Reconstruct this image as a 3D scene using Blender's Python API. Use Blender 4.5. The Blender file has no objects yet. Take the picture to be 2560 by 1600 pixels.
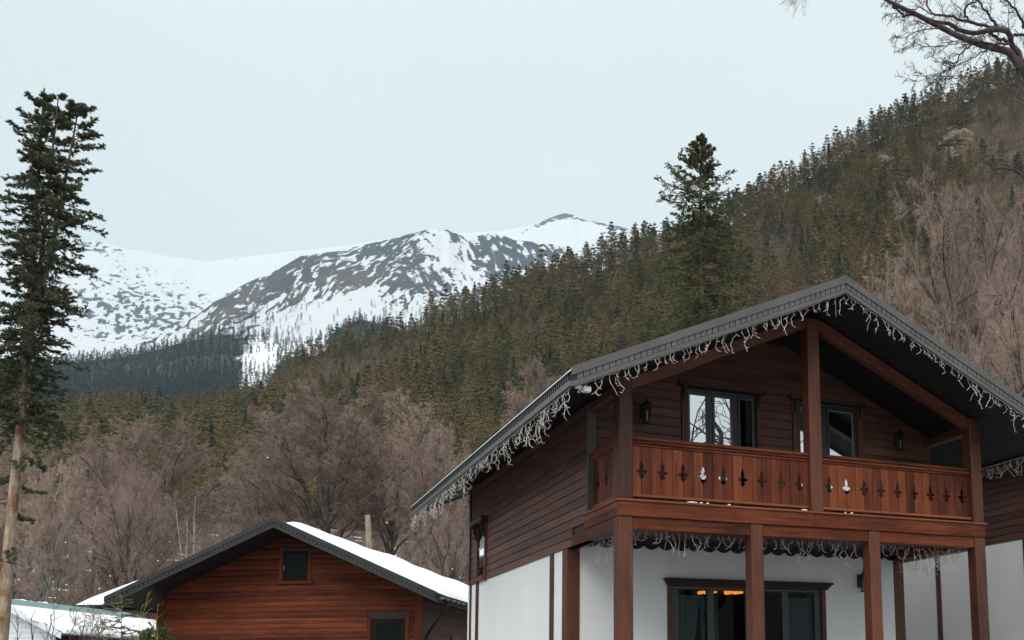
import bpy, bmesh, math, random
import numpy as np
from mathutils import Matrix, Vector

SC = bpy.context.scene
COL = SC.collection
RAD = math.radians

# ------------------------------------------------------------------ camera
# world frame: x along the chalet's front, y into its depth, z=0 on its balcony deck
CAM = np.array([-5.58479, -14.69743, -2.79734])
YAW, PITCH, ROLL = 0.46326, 0.13863, -0.01547
FPX, CX, CY = 2613.82658, 1806.94771, 1341.16566        # focal length and principal point in 2560 px units
_cp, _sp = math.cos(PITCH), math.sin(PITCH)
FWD = np.array([math.sin(YAW) * _cp, math.cos(YAW) * _cp, _sp])
_r = np.array([math.cos(YAW), -math.sin(YAW), 0.0])
_u = np.cross(_r, FWD)
RIGHT = math.cos(ROLL) * _r + math.sin(ROLL) * _u
UP = -math.sin(ROLL) * _r + math.cos(ROLL) * _u
cam_data = bpy.data.cameras.new("camera")
cam_data.sensor_fit = 'HORIZONTAL'
cam_data.sensor_width = 36.0
cam_data.lens = FPX / 2560 * 36
cam_data.shift_x = (1280 - CX) / 2560
cam_data.shift_y = (CY - 800) / 2560
cam_data.clip_start = 0.1
cam_data.clip_end = 20000
cam = bpy.data.objects.new("camera", cam_data)
COL.objects.link(cam)
cam.matrix_world = Matrix(((RIGHT[0], UP[0], -FWD[0], CAM[0]), (RIGHT[1], UP[1], -FWD[1], CAM[1]),
                           (RIGHT[2], UP[2], -FWD[2], CAM[2]), (0, 0, 0, 1)))
SC.camera = cam

# ------------------------------------------------------------------ light
SUN_ELEV, SUN_AZ = RAD(54), RAD(212)      # azimuth from +Y towards +X: behind the camera
world = bpy.data.worlds.new("World")
SC.world = world
world.use_nodes = True
wn, wl = world.node_tree.nodes, world.node_tree.links
wn.clear()
w_out = wn.new("ShaderNodeOutputWorld")
w_bg = wn.new("ShaderNodeBackground")
w_bg.inputs[1].default_value = 0.1
sky_t = wn.new("ShaderNodeTexSky")
sky_t.sky_type = 'NISHITA'
sky_t.sun_disc = False
sky_t.sun_elevation = SUN_ELEV
sky_t.sun_rotation = SUN_AZ
sky_t.air_density = 1.0
sky_t.dust_density = 2.0
# overcast sheet: even pale cloud, a little brighter towards the zenith, faintly mottled
w_tc = wn.new("ShaderNodeTexCoord")
w_sep = wn.new("ShaderNodeSeparateXYZ")
wl.new(w_tc.outputs['Generated'], w_sep.inputs[0])
w_ramp = wn.new("ShaderNodeMapRange")
w_ramp.inputs['From Min'].default_value = 0.0
w_ramp.inputs['From Max'].default_value = 1.0
w_ramp.inputs['To Min'].default_value = 3.45
w_ramp.inputs['To Max'].default_value = 5.6
wl.new(w_sep.outputs['Z'], w_ramp.inputs['Value'])
w_noise = wn.new("ShaderNodeTexNoise")
w_noise.inputs['Scale'].default_value = 1.6
w_noise.inputs['Detail'].default_value = 3
w_map = wn.new("ShaderNodeMapping")
w_map.inputs['Scale'].default_value = (1, 1, 3)
wl.new(w_tc.outputs['Generated'], w_map.inputs[0])
wl.new(w_map.outputs[0], w_noise.inputs['Vector'])
w_nr = wn.new("ShaderNodeMapRange")
w_nr.inputs['From Min'].default_value = 0.3
w_nr.inputs['From Max'].default_value = 0.7
w_nr.inputs['To Min'].default_value = 0.96
w_nr.inputs['To Max'].default_value = 1.04
wl.new(w_noise.outputs['Fac'], w_nr.inputs['Value'])
w_mul = wn.new("ShaderNodeMath"); w_mul.operation = 'MULTIPLY'
wl.new(w_ramp.outputs[0], w_mul.inputs[0]); wl.new(w_nr.outputs[0], w_mul.inputs[1])
w_col = wn.new("ShaderNodeMix"); w_col.data_type = 'RGBA'; w_col.blend_type = 'MULTIPLY'
w_col.inputs['Factor'].default_value = 1
w_col.inputs['A'].default_value = (0.925, 0.995, 0.985, 1)
wl.new(w_mul.outputs[0], w_col.inputs['B'])
w_mix = wn.new("ShaderNodeMix"); w_mix.data_type = 'RGBA'
w_mix.inputs['Factor'].default_value = 0.93
wl.new(sky_t.outputs[0], w_mix.inputs['A']); wl.new(w_col.outputs['Result'], w_mix.inputs['B'])
wl.new(w_mix.outputs['Result'], w_bg.inputs[0])
wl.new(w_bg.outputs[0], w_out.inputs[0])

sun_d = bpy.data.lights.new("sun", 'SUN')
sun_d.energy = 1.5
sun_d.angle = RAD(60)
sun_d.color = (1.0, 0.965, 0.92)
sun = bpy.data.objects.new("sun", sun_d)
COL.objects.link(sun)
_sd = Vector((math.sin(SUN_AZ) * math.cos(SUN_ELEV), math.cos(SUN_AZ) * math.cos(SUN_ELEV), math.sin(SUN_ELEV)))
sun.rotation_euler = _sd.to_track_quat('Z', 'Y').to_euler()
sun.location = (0, -40, 60)

vs = SC.view_settings
vs.view_transform = 'Standard'
vs.look = 'None'
vs.gamma = 1
vs.exposure = 1.07
vs.use_curve_mapping = False
SC.cycles.max_bounces = 8
SC.cycles.transparent_max_bounces = 16
SC.cycles.volume_bounces = 1
SC.cycles.use_denoising = True

# ------------------------------------------------------------------ geometry helpers
def ray(u, v):
    """direction through photograph pixel (u, v) (2560 x 1600), unit depth along the optical axis"""
    u = np.asarray(u, float); v = np.asarray(v, float)
    return FWD + RIGHT * ((u - CX) / FPX)[..., None] - UP * ((v - CY) / FPX)[..., None]

def dep(u, v, d):
    return CAM + ray(u, v) * d

def at_r(u, v, r):
    """point seen at (u, v), r metres away on the map"""
    q = ray(u, v)
    h = np.hypot(q[..., 0], q[..., 1])
    return CAM + q * (np.asarray(r, float) / h)[..., None]

def pix(P):
    v = np.asarray(P, float) - CAM
    z = v @ FWD
    return CX + FPX * (v @ RIGHT) / z, CY - FPX * (v @ UP) / z

def smooth01(x):
    x = np.clip(x, 0, 1)
    return x * x * (3 - 2 * x)

_lat = np.random.RandomState(7).rand(256, 256)
def vnoise(x, y):
    xi = np.floor(x).astype(int); yi = np.floor(y).astype(int)
    fx = x - xi; fy = y - yi
    fx = fx * fx * (3 - 2 * fx); fy = fy * fy * (3 - 2 * fy)
    a = _lat[xi % 256, yi % 256]; b = _lat[(xi + 1) % 256, yi % 256]
    c = _lat[xi % 256, (yi + 1) % 256]; d = _lat[(xi + 1) % 256, (yi + 1) % 256]
    return (a * (1 - fx) + b * fx) * (1 - fy) + (c * (1 - fx) + d * fx) * fy

def fbm(x, y, o=5, ridged=False):
    s = 0; a = 0.5; t = 0
    for i in range(o):
        n = vnoise(x * 2 ** i + 17.3 * i, y * 2 ** i + 5.1 * i)
        if ridged:
            n = 1 - np.abs(2 * n - 1)
        s = s + a * n; t += a; a *= 0.5
    return s / t

def tag(o, label=None, cat=None, group=None, kind=None):
    if label: o["label"] = label
    if cat: o["category"] = cat
    if group: o["group"] = group
    if kind: o["kind"] = kind
    return o

def link(name, data, parent=None, mat=None):
    o = bpy.data.objects.new(name, data)
    COL.objects.link(o)
    if parent is not None:
        o.parent = parent
    if mat is not None and data is not None and not data.materials:
        data.materials.append(mat)
    return o

def empty(name, loc=(0, 0, 0), rz=0.0):
    o = bpy.data.objects.new(name, None)
    COL.objects.link(o)
    o.location = loc
    o.rotation_euler = (0, 0, rz)
    o.empty_display_size = 0.2
    return o

def mesh_np(name, verts, faces, smooth=False):
    """numpy vertices + an (n,3) or (n,4) face array"""
    me = bpy.data.meshes.new(name)
    verts = np.asarray(verts, np.float32); faces = np.asarray(faces, np.int32)
    n, k = faces.shape
    me.vertices.add(len(verts)); me.vertices.foreach_set("co", verts.ravel())
    me.loops.add(n * k); me.loops.foreach_set("vertex_index", faces.ravel())
    me.polygons.add(n)
    me.polygons.foreach_set("loop_start", np.arange(n, dtype=np.int32) * k)
    me.update(calc_edges=True)
    if smooth:
        me.polygons.foreach_set("use_smooth", np.ones(n, bool))
    return me

class MB:
    """collects boxes, prisms and tubes into one mesh"""
    def __init__(s):
        s.v = []; s.f = []
    def add(s, vs_, fs):
        b = len(s.v)
        s.v += [tuple(map(float, p)) for p in vs_]
        s.f += [tuple(i + b for i in f) for f in fs]
        return s
    def box(s, x0, x1, y0, y1, z0, z1):
        return s.add([(x0, y0, z0), (x1, y0, z0), (x1, y1, z0), (x0, y1, z0), (x0, y0, z1), (x1, y0, z1), (x1, y1, z1), (x0, y1, z1)],
                     [(0, 3, 2, 1), (4, 5, 6, 7), (0, 1, 5, 4), (1, 2, 6, 5), (2, 3, 7, 6), (3, 0, 4, 7)])
    def hexa(s, p):
        """eight corners, bottom ring then top ring"""
        return s.add(p, [(0, 3, 2, 1), (4, 5, 6, 7), (0, 1, 5, 4), (1, 2, 6, 5), (2, 3, 7, 6), (3, 0, 4, 7)])
    def prism(s, poly, vec):
        """extrude a closed outline (3-D points) along vec"""
        n = len(poly); vec = np.array(vec, float)
        top = [tuple(np.array(p) + vec) for p in poly]
        return s.add(list(poly) + top, [tuple(range(n))[::-1], tuple(range(n, 2 * n))] + [(i, (i + 1) % n, n + (i + 1) % n, n + i) for i in range(n)])
    def tube(s, pts, r, sides=6, cap=True):
        pts = np.array(pts, float); k = len(pts)
        rr = np.broadcast_to(np.asarray(r, float), (k,))
        T = np.gradient(pts, axis=0); T /= np.linalg.norm(T, axis=1)[:, None] + 1e-12
        ref = np.array([0.31, 0.17, 0.93])
        if abs(T[0] @ ref) > 0.9: ref = np.array([0.93, 0.2, 0.1])
        vv = []
        for i in range(k):
            a = np.cross(T[i], ref); a /= np.linalg.norm(a); b = np.cross(T[i], a)
            for j in range(sides):
                t = 2 * math.pi * j / sides
                vv.append(pts[i] + rr[i] * (a * math.cos(t) + b * math.sin(t)))
        ff = [(i * sides + j, i * sides + (j + 1) % sides, (i + 1) * sides + (j + 1) % sides, (i + 1) * sides + j) for i in range(k - 1) for j in range(sides)]
        if cap:
            ff += [tuple(range(sides))[::-1], tuple((k - 1) * sides + j for j in range(sides))]
        return s.add(vv, ff)
    def mesh(s, name, bevel=0.0):
        me = bpy.data.meshes.new(name)
        me.from_pydata(s.v, [], s.f)
        bm = bmesh.new(); bm.from_mesh(me)
        bmesh.ops.recalc_face_normals(bm, faces=bm.faces)
        if bevel:
            es = [e for e in bm.edges if len(e.link_faces) == 2 and e.calc_face_angle(0) > 0.6]
            bmesh.ops.bevel(bm, geom=es, offset=bevel, segments=1, profile=0.6, affect='EDGES')
        bm.to_mesh(me); bm.free()
        return me
    def build(s, name, mat, parent=None, bevel=0.0):
        return link(name, s.mesh(name, bevel), parent, mat)

def tubes_np(P, R0, R1, sides):
    """P (n,k,3) polylines -> verts, quads; radius goes from R0 to R1 along each"""
    n, k, _ = P.shape
    T = np.gradient(P, axis=1)
    T /= np.linalg.norm(T, axis=2)[..., None] + 1e-9
    ref = np.where(np.abs(T[..., 2:3]) > 0.9, np.array([1.0, 0, 0]), np.array([0, 0, 1.0]))
    A = np.cross(T, ref); A /= np.linalg.norm(A, axis=2)[..., None] + 1e-9
    B = np.cross(T, A)
    t = np.linspace(0, 1, k)[None, :]
    Rr = R0[:, None] * (1 - t) + R1[:, None] * t
    ang = np.arange(sides) * 2 * np.pi / sides
    V = P[:, :, None, :] + Rr[:, :, None, None] * (A[:, :, None, :] * np.cos(ang)[:, None] + B[:, :, None, :] * np.sin(ang)[:, None])
    idx = np.arange(n * k * sides).reshape(n, k, sides)
    a = idx[:, :-1, :]; b = np.roll(idx, -1, axis=2)[:, :-1, :]
    c = np.roll(idx, -1, axis=2)[:, 1:, :]; d = idx[:, 1:, :]
    return V.reshape(-1, 3), np.stack([a, b, c, d], -1).reshape(-1, 4)

def join_np(parts):
    vs_, fs, b = [], [], 0
    for v, f in parts:
        vs_.append(v); fs.append(f + b); b += len(v)
    return np.concatenate(vs_), np.concatenate(fs)

def copy_tree(o, parent=None):
    c = o.copy(); COL.objects.link(c)
    if parent is not None: c.parent = parent
    for ch in list(o.children):
        copy_tree(ch, c)
    return c

# ------------------------------------------------------------------ materials
def new_mat(name):
    m = bpy.data.materials.new(name); m.use_nodes = True
    return m, m.node_tree.nodes, m.node_tree.links, m.node_tree.nodes["Principled BSDF"]

def N(nodes, typ, **kw):
    n = nodes.new(typ)
    for k, v in kw.items():
        if k in ('operation', 'data_type', 'blend_type', 'noise_dimensions', 'feature', 'distance', 'normalize', 'wave_type', 'bands_direction', 'vector_type', 'attribute_name'):
            setattr(n, k, v)
    return n

def ramp(nodes, stops):
    r = nodes.new("ShaderNodeValToRGB")
    e = r.color_ramp.elements
    while len(e) < len(stops): e.new(0.5)
    for i, (p, c) in enumerate(stops):
        e[i].position = p; e[i].color = (*c, 1)
    return r

def mat_plain(name, col, rough=0.6, metal=0.0, spec=0.5, noise=0.0, nscale=6.0, bump=0.0, bscale=60.0):
    m, n, l, p = new_mat(name)
    p.inputs['Roughness'].default_value = rough
    p.inputs['Metallic'].default_value = metal
    p.inputs['Specular IOR Level'].default_value = spec
    p.inputs['Base Color'].default_value = (*col, 1)
    tc = n.new("ShaderNodeTexCoord")
    if noise:
        nt = n.new("ShaderNodeTexNoise"); nt.inputs['Scale'].default_value = nscale; nt.inputs['Detail'].default_value = 5
        l.new(tc.outputs['Object'], nt.inputs['Vector'])
        oi = n.new("ShaderNodeObjectInfo")
        ad = N(n, "ShaderNodeMath", operation='ADD'); l.new(nt.outputs['Fac'], ad.inputs[0])
        ms = N(n, "ShaderNodeMath", operation='MULTIPLY'); ms.inputs[1].default_value = 0.35
        l.new(oi.outputs['Random'], ms.inputs[0]); l.new(ms.outputs[0], ad.inputs[1])
        r = ramp(n, [(0.25, tuple(c * (1 - noise) for c in col)), (1.0, tuple(min(1, c * (1 + noise)) for c in col))])
        l.new(ad.outputs[0], r.inputs[0]); l.new(r.outputs[0], p.inputs['Base Color'])
    if bump:
        nb = n.new("ShaderNodeTexNoise"); nb.inputs['Scale'].default_value = bscale; nb.inputs['Detail'].default_value = 4
        l.new(tc.outputs['Object'], nb.inputs['Vector'])
        b = n.new("ShaderNodeBump"); b.inputs['Strength'].default_value = bump; b.inputs['Distance'].default_value = 0.01
        l.new(nb.outputs['Fac'], b.inputs['Height']); l.new(b.outputs[0], p.inputs['Normal'])
    return m

def mat_wood(name, dark, mid, light, axis, rough=0.5, weather=0.25, knots=0.5, spec=0.35, blotch=0.55):
    """stained boards: grain runs along axis (0,1,2); each object gets its own shift and tone"""
    m, n, l, p = new_mat(name)
    tc = n.new("ShaderNodeTexCoord"); oi = n.new("ShaderNodeObjectInfo")
    sh = N(n, "ShaderNodeVectorMath", operation='MULTIPLY_ADD')
    cb = n.new("ShaderNodeCombineXYZ")
    for i in range(3):
        mm = N(n, "ShaderNodeMath", operation='MULTIPLY'); mm.inputs[1].default_value = (37.0, 91.0, 53.0)[i]
        l.new(oi.outputs['Random'], mm.inputs[0]); l.new(mm.outputs[0], cb.inputs[i])
    l.new(tc.outputs['Object'], sh.inputs[0]); sh.inputs[1].default_value = (1, 1, 1); l.new(cb.outputs[0], sh.inputs[2])
    sc = [26.0, 26.0, 26.0]; sc[axis] = 1.3
    mp = n.new("ShaderNodeMapping"); mp.inputs['Scale'].default_value = sc
    l.new(sh.outputs[0], mp.inputs[0])
    g = n.new("ShaderNodeTexNoise"); g.inputs['Scale'].default_value = 1.0; g.inputs['Detail'].default_value = 7; g.inputs['Distortion'].default_value = 1.2
    l.new(mp.outputs[0], g.inputs['Vector'])
    # blotches: weathering along the boards
    sc2 = [2.2, 2.2, 2.2]; sc2[axis] = 0.8
    mp2 = n.new("ShaderNodeMapping"); mp2.inputs['Scale'].default_value = sc2
    l.new(sh.outputs[0], mp2.inputs[0])
    b = n.new("ShaderNodeTexNoise"); b.inputs['Scale'].default_value = 1.0; b.inputs['Detail'].default_value = 6
    l.new(mp2.outputs[0], b.inputs['Vector'])
    # tone = grain*0.55 + blotch*0.6 + random*weather
    a1 = N(n, "ShaderNodeMath", operation='MULTIPLY_ADD'); a1.inputs[1].default_value = 0.6; l.new(g.outputs['Fac'], a1.inputs[0])
    a2 = N(n, "ShaderNodeMath", operation='MULTIPLY_ADD'); a2.inputs[1].default_value = blotch; l.new(b.outputs['Fac'], a2.inputs[0])
    a3 = N(n, "ShaderNodeMath", operation='MULTIPLY_ADD'); a3.inputs[1].default_value = weather; l.new(oi.outputs['Random'], a3.inputs[0])
    a3.inputs[2].default_value = -0.08 - weather * 0.5 + (0.55 - blotch) * 0.5
    l.new(a3.outputs[0], a2.inputs[2]); l.new(a2.outputs[0], a1.inputs[2])
    r = ramp(n, [(0.28, dark), (0.5, mid), (0.78, light)])
    l.new(a1.outputs[0], r.inputs[0])
    col = r.outputs[0]
    if knots:
        v = n.new("ShaderNodeTexVoronoi"); v.inputs['Scale'].default_value = 1.0
        sc3 = [4.5, 4.5, 4.5]; sc3[axis] = 1.7
        mp3 = n.new("ShaderNodeMapping"); mp3.inputs['Scale'].default_value = sc3
        l.new(sh.outputs[0], mp3.inputs[0]); l.new(mp3.outputs[0], v.inputs['Vector'])
        kr = ramp(n, [(0.02, (1, 1, 1)), (0.12, (0, 0, 0))])
        l.new(v.outputs['Distance'], kr.inputs[0])
        km = N(n, "ShaderNodeMath", operation='MULTIPLY'); km.inputs[1].default_value = knots
        l.new(kr.outputs[0], km.inputs[0])
        mx = N(n, "ShaderNodeMix", data_type='RGBA')
        l.new(km.outputs[0], mx.inputs['Factor']); l.new(col, mx.inputs['A']); mx.inputs['B'].default_value = (*[c * 0.5 for c in dark], 1)
        col = mx.outputs['Result']
    l.new(col, p.inputs['Base Color'])
    p.inputs['Roughness'].default_value = rough
    p.inputs['Specular IOR Level'].default_value = spec
    bp = n.new("ShaderNodeBump"); bp.inputs['Strength'].default_value = 0.35; bp.inputs['Distance'].default_value = 0.006
    l.new(g.outputs['Fac'], bp.inputs['Height']); l.new(bp.outputs[0], p.inputs['Normal'])
    return m

def mat_bark(name, c0, c1, scale=7.0, moss=None):
    m, n, l, p = new_mat(name)
    tc = n.new("ShaderNodeTexCoord")
    mp = n.new("ShaderNodeMapping"); mp.inputs['Scale'].default_value = (1, 1, 0.3)
    l.new(tc.outputs['Object'], mp.inputs[0])
    t = n.new("ShaderNodeTexNoise"); t.inputs['Scale'].default_value = scale; t.inputs['Detail'].default_value = 8
    l.new(mp.outputs[0], t.inputs['Vector'])
    r = ramp(n, [(0.3, c0), (0.7, c1)]); l.new(t.outputs['Fac'], r.inputs[0])
    col = r.outputs[0]
    if moss:
        t2 = n.new("ShaderNodeTexNoise"); t2.inputs['Scale'].default_value = 1.4; t2.inputs['Detail'].default_value = 6
        l.new(tc.outputs['Object'], t2.inputs['Vector'])
        r2 = ramp(n, [(0.5, (0, 0, 0)), (0.62, (1, 1, 1))]); l.new(t2.outputs['Fac'], r2.inputs[0])
        mx = N(n, "ShaderNodeMix", data_type='RGBA'); l.new(r2.outputs[0], mx.inputs['Factor']); l.new(col, mx.inputs['A'])
        mx.inputs['B'].default_value = (*moss, 1); col = mx.outputs['Result']
    l.new(col, p.inputs['Base Color'])
    p.inputs['Roughness'].default_value = 0.9; p.inputs['Specular IOR Level'].default_value = 0.15
    b = n.new("ShaderNodeBump"); b.inputs['Strength'].default_value = 0.7; b.inputs['Distance'].default_value = 0.03
    l.new(t.outputs['Fac'], b.inputs['Height']); l.new(b.outputs[0], p.inputs['Normal'])
    return m

def bark_by_height(m, z0, z1, dark):
    n, l = m.node_tree.nodes, m.node_tree.links
    p = n["Principled BSDF"]; src = p.inputs['Base Color'].links[0].from_socket
    tc = n.new("ShaderNodeTexCoord"); sp = n.new("ShaderNodeSeparateXYZ"); l.new(tc.outputs['Object'], sp.inputs[0])
    mr = n.new("ShaderNodeMapRange"); mr.inputs['From Min'].default_value = z0; mr.inputs['From Max'].default_value = z1
    l.new(sp.outputs['Z'], mr.inputs['Value'])
    mx = N(n, "ShaderNodeMix", data_type='RGBA', blend_type='MULTIPLY'); l.new(mr.outputs[0], mx.inputs['Factor']); l.new(src, mx.inputs['A']); mx.inputs['B'].default_value = (*dark, 1)
    l.new(mx.outputs['Result'], p.inputs['Base Color'])

def mat_leafy(name, cols, scale=0.6, rough=0.8, per_tree=0.55, lift=0.0):
    """needles or twigs: colour varies per tree and in clumps"""
    m, n, l, p = new_mat(name)
    oi = n.new("ShaderNodeObjectInfo"); ge = n.new("ShaderNodeNewGeometry")
    t = n.new("ShaderNodeTexNoise"); t.inputs['Scale'].default_value = scale; t.inputs['Detail'].default_value = 4
    l.new(ge.outputs['Position'], t.inputs['Vector'])
    a = N(n, "ShaderNodeMath", operation='MULTIPLY_ADD'); a.inputs[1].default_value = per_tree
    l.new(oi.outputs['Random'], a.inputs[0])
    a2 = N(n, "ShaderNodeMath", operation='MULTIPLY_ADD'); a2.inputs[1].default_value = 0.9; a2.inputs[2].default_value = -0.22 - (per_tree - 0.55) * 0.5
    l.new(t.outputs['Fac'], a2.inputs[0]); l.new(a2.outputs[0], a.inputs[2])
    st = [(i / (len(cols) - 1), c) for i, c in enumerate(cols)]
    r = ramp(n, st); l.new(a.outputs[0], r.inputs[0]); l.new(r.outputs[0], p.inputs['Base Color'])
    p.inputs['Roughness'].default_value = rough; p.inputs['Specular IOR Level'].default_value = 0.2
    if lift:
        # needle clumps are tufts, not flat plates: bend the shading normal towards the light-gathering upper side
        vm = N(n, "ShaderNodeVectorMath", operation='MULTIPLY_ADD'); vm.inputs[1].default_value = (1 - lift, 1 - lift, 1 - lift); vm.inputs[2].default_value = (0, 0, lift)
        l.new(ge.outputs['Normal'], vm.inputs[0])
        nv = N(n, "ShaderNodeVectorMath", operation='NORMALIZE'); l.new(vm.outputs[0], nv.inputs[0]); l.new(nv.outputs[0], p.inputs['Normal'])
    return m

M = {}
_rd, _rm, _rl = (0.038, 0.008, 0.004), (0.130, 0.030, 0.011), (0.25, 0.070, 0.026)
for i, a in enumerate('xyz'):
    M['rail_' + a] = mat_wood('stained_timber_' + a, _rd, _rm, _rl, i, rough=0.5, weather=0.3, spec=0.2)
    M['post_' + a] = mat_wood('post_timber_' + a, (0.042, 0.014, 0.009), (0.100, 0.032, 0.018), (0.175, 0.060, 0.035), i, rough=0.45, weather=0.2)
    M['siding_' + a] = mat_wood('chalet_siding_' + a, (0.042, 0.017, 0.0115), (0.102, 0.041, 0.027), (0.172, 0.074, 0.051), i, rough=0.5, weather=0.22, knots=0.35)
    M['cabin_' + a] = mat_wood('cabin_board_' + a, (0.034, 0.007, 0.004), (0.118, 0.024, 0.008), (0.25, 0.062, 0.020), i, rough=0.55, weather=0.16, knots=0.6, spec=0.15, blotch=0.42)
M['edge_wood'] = mat_wood('edge_highlight_wood', (0.13, 0.036, 0.014), (0.20, 0.06, 0.024), (0.27, 0.09, 0.038), 0, rough=0.4, weather=0.1, knots=0)  # lighter tone puts edge highlights into the wood colour
M['stucco'] = mat_plain('white_stucco', (0.87, 0.875, 0.88), rough=0.9, spec=0.2, noise=0.11, nscale=0.7, bump=0.5, bscale=160)
M['fascia'] = mat_plain('bronze_sheet_fascia', (0.105, 0.101, 0.098), rough=0.38, metal=0.25, noise=0.22, nscale=2.5, bump=0.08, bscale=9)
M['fascia_dark'] = mat_plain('dark_sheet_fascia', (0.022, 0.021, 0.022), rough=0.4, metal=0.1, noise=0.3, nscale=3)
M['roof_sheet'] = mat_plain('dark_roof_sheet', (0.04, 0.039, 0.04), rough=0.35, metal=0.3, noise=0.25, nscale=2)
M['soffit'] = mat_plain('profiled_soffit', (0.014, 0.012, 0.012), rough=0.45, metal=0.0, spec=0.35)
M['flash'] = mat_plain('sky_sheen_eave_flashing', (0.60, 0.66, 0.69), rough=0.35, metal=0.0, noise=0.12, nscale=4)  # pale bluish colour stands in for sky reflected in the metal edge
M['frame'] = mat_plain('anthracite_frame', (0.030, 0.033, 0.037), rough=0.35, spec=0.5, noise=0.15, nscale=8)
M['frame_dark'] = mat_plain('dark_brown_frame', (0.012, 0.010, 0.009), rough=0.7, spec=0.12, noise=0.2, nscale=8)
M['black'] = mat_plain('black_metal', (0.008, 0.008, 0.009), rough=0.45, noise=0.3, nscale=20)
M['dark_wood'] = mat_wood('dark_trim_wood', (0.018, 0.009, 0.007), (0.035, 0.015, 0.010), (0.06, 0.026, 0.017), 2, rough=0.5, weather=0.2)
M['grey_board'] = mat_wood('weathered_corner_board', (0.06, 0.05, 0.05), (0.105, 0.088, 0.09), (0.15, 0.125, 0.125), 2, rough=0.6, weather=0.2)
M['interior'] = mat_plain('dim_interior', (0.022, 0.016, 0.012), rough=0.9, noise=0.2)
M['curtain'] = mat_plain('lace_curtain', (0.30, 0.32, 0.33), rough=0.95, noise=0.12, nscale=20)
M['wire'] = mat_plain('pale_string_wire', (0.66, 0.62, 0.58), rough=0.55, noise=0.12, nscale=30)
M['snow'] = mat_plain('snow', (0.86, 0.88, 0.90), rough=0.75, spec=0.25, noise=0.03, nscale=2.0, bump=0.35, bscale=7)
M['white_paint'] = mat_plain('white_painted_board', (0.72, 0.74, 0.78), rough=0.55, noise=0.06, nscale=3)
M['teal_sheet'] = mat_plain('teal_roof_sheet', (0.16, 0.25, 0.26), rough=0.45, noise=0.25, nscale=3)
M['gutter'] = mat_plain('grey_gutter', (0.16, 0.17, 0.18), rough=0.35, metal=0.3, noise=0.2)
M['white_plastic'] = mat_plain('white_plastic', (0.78, 0.75, 0.70), rough=0.4)
M['log'] = mat_bark('peeled_log', (0.25, 0.20, 0.14), (0.46, 0.39, 0.29), 9)
M['bark_fir'] = mat_bark('fir_bark', (0.10, 0.065, 0.05), (0.28, 0.21, 0.17), 10, moss=(0.13, 0.085, 0.05))
M['bark_fir_low'] = mat_bark('pale_fir_bark', (0.19, 0.13, 0.085), (0.46, 0.37, 0.29), 9, moss=(0.20, 0.10, 0.045))
bark_by_height(M['bark_fir_low'], 9.0, 13.0, (0.42, 0.40, 0.42))
M['bark_beech'] = mat_bark('beech_bark', (0.085, 0.066, 0.056), (0.21, 0.175, 0.155), 8, moss=(0.07, 0.055, 0.04))
M['bark_limb'] = mat_bark('dark_limb_bark', (0.038, 0.030, 0.026), (0.12, 0.10, 0.088), 8, moss=(0.035, 0.028, 0.016))
M['bark_pale'] = mat_bark('pale_beech_bark', (0.15, 0.145, 0.14), (0.36, 0.35, 0.33), 6, moss=(0.07, 0.06, 0.045))
M['bark_dark'] = mat_bark('dark_branch_bark', (0.040, 0.030, 0.030), (0.11, 0.085, 0.082), 9)
M['birch'] = mat_bark('birch_bark', (0.25, 0.2, 0.17), (0.66, 0.62, 0.58), 5)
M['bark_pine'] = mat_bark('pine_bark', (0.085, 0.045, 0.028), (0.20, 0.115, 0.075), 3)
M['twig'] = mat_leafy('beech_twigs', [(0.185, 0.133, 0.111), (0.255, 0.187, 0.156), (0.32, 0.240, 0.200), (0.315, 0.232, 0.176)], 0.12, lift=0.35, per_tree=.75)
M['twig_far'] = mat_leafy('far_bare_twigs', [(0.14, 0.098, 0.084), (0.19, 0.132, 0.110), (0.22, 0.150, 0.114), (0.21, 0.142, 0.094)], 0.03, lift=0.3)
M['needle_fir'] = mat_leafy('fir_needles', [(0.026, 0.042, 0.034), (0.048, 0.068, 0.046), (0.075, 0.090, 0.050), (0.10, 0.10, 0.056)], 0.9, lift=0.3)
M['needle_fir_mid'] = mat_leafy('garden_fir_needles', [(0.035, 0.050, 0.028), (0.066, 0.082, 0.036), (0.11, 0.118, 0.048), (0.15, 0.14, 0.06)], 0.7, lift=0.3)
M['needle_pine'] = mat_leafy('hill_pine_needles', [(0.046, 0.061, 0.030), (0.112, 0.114, 0.046), (0.182, 0.157, 0.060), (0.238, 0.170, 0.076), (0.265, 0.204, 0.10)], 0.035, per_tree=0.95, lift=0.4)
M['needle_dark'] = mat_leafy('dark_fir_needles', [(0.014, 0.030, 0.022), (0.026, 0.046, 0.030), (0.042, 0.060, 0.034)], 0.05, lift=0.5)
M['needle_far'] = mat_leafy('hazy_forest_needles', [(0.012, 0.032, 0.036), (0.020, 0.044, 0.047), (0.034, 0.058, 0.056)], 0.012, lift=0.5)  # blue tint puts some distance haze into the needle colour
M['needle_sapling'] = mat_leafy('sapling_needles', [(0.02, 0.045, 0.018), (0.04, 0.075, 0.025), (0.13, 0.15, 0.04)], 3.0)
M['lichen'] = mat_plain('yellow_lichen', (0.42, 0.36, 0.05), rough=0.9, noise=0.3, nscale=20)
M['rock'] = mat_bark('cliff_rock', (0.09, 0.068, 0.05), (0.27, 0.205, 0.15), 0.35, moss=(0.085, 0.07, 0.05))
M['flake'] = mat_plain('snowflake', (0.9, 0.9, 0.9), rough=0.8)
m, n, l, p = new_mat('warm_lamp_glow')
p.inputs['Base Color'].default_value = (0.8, 0.3, 0.06, 1)
p.inputs['Emission Color'].default_value = (1.0, 0.26, 0.03, 1); p.inputs['Emission Strength'].default_value = 1.1
M['lamp'] = m

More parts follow.
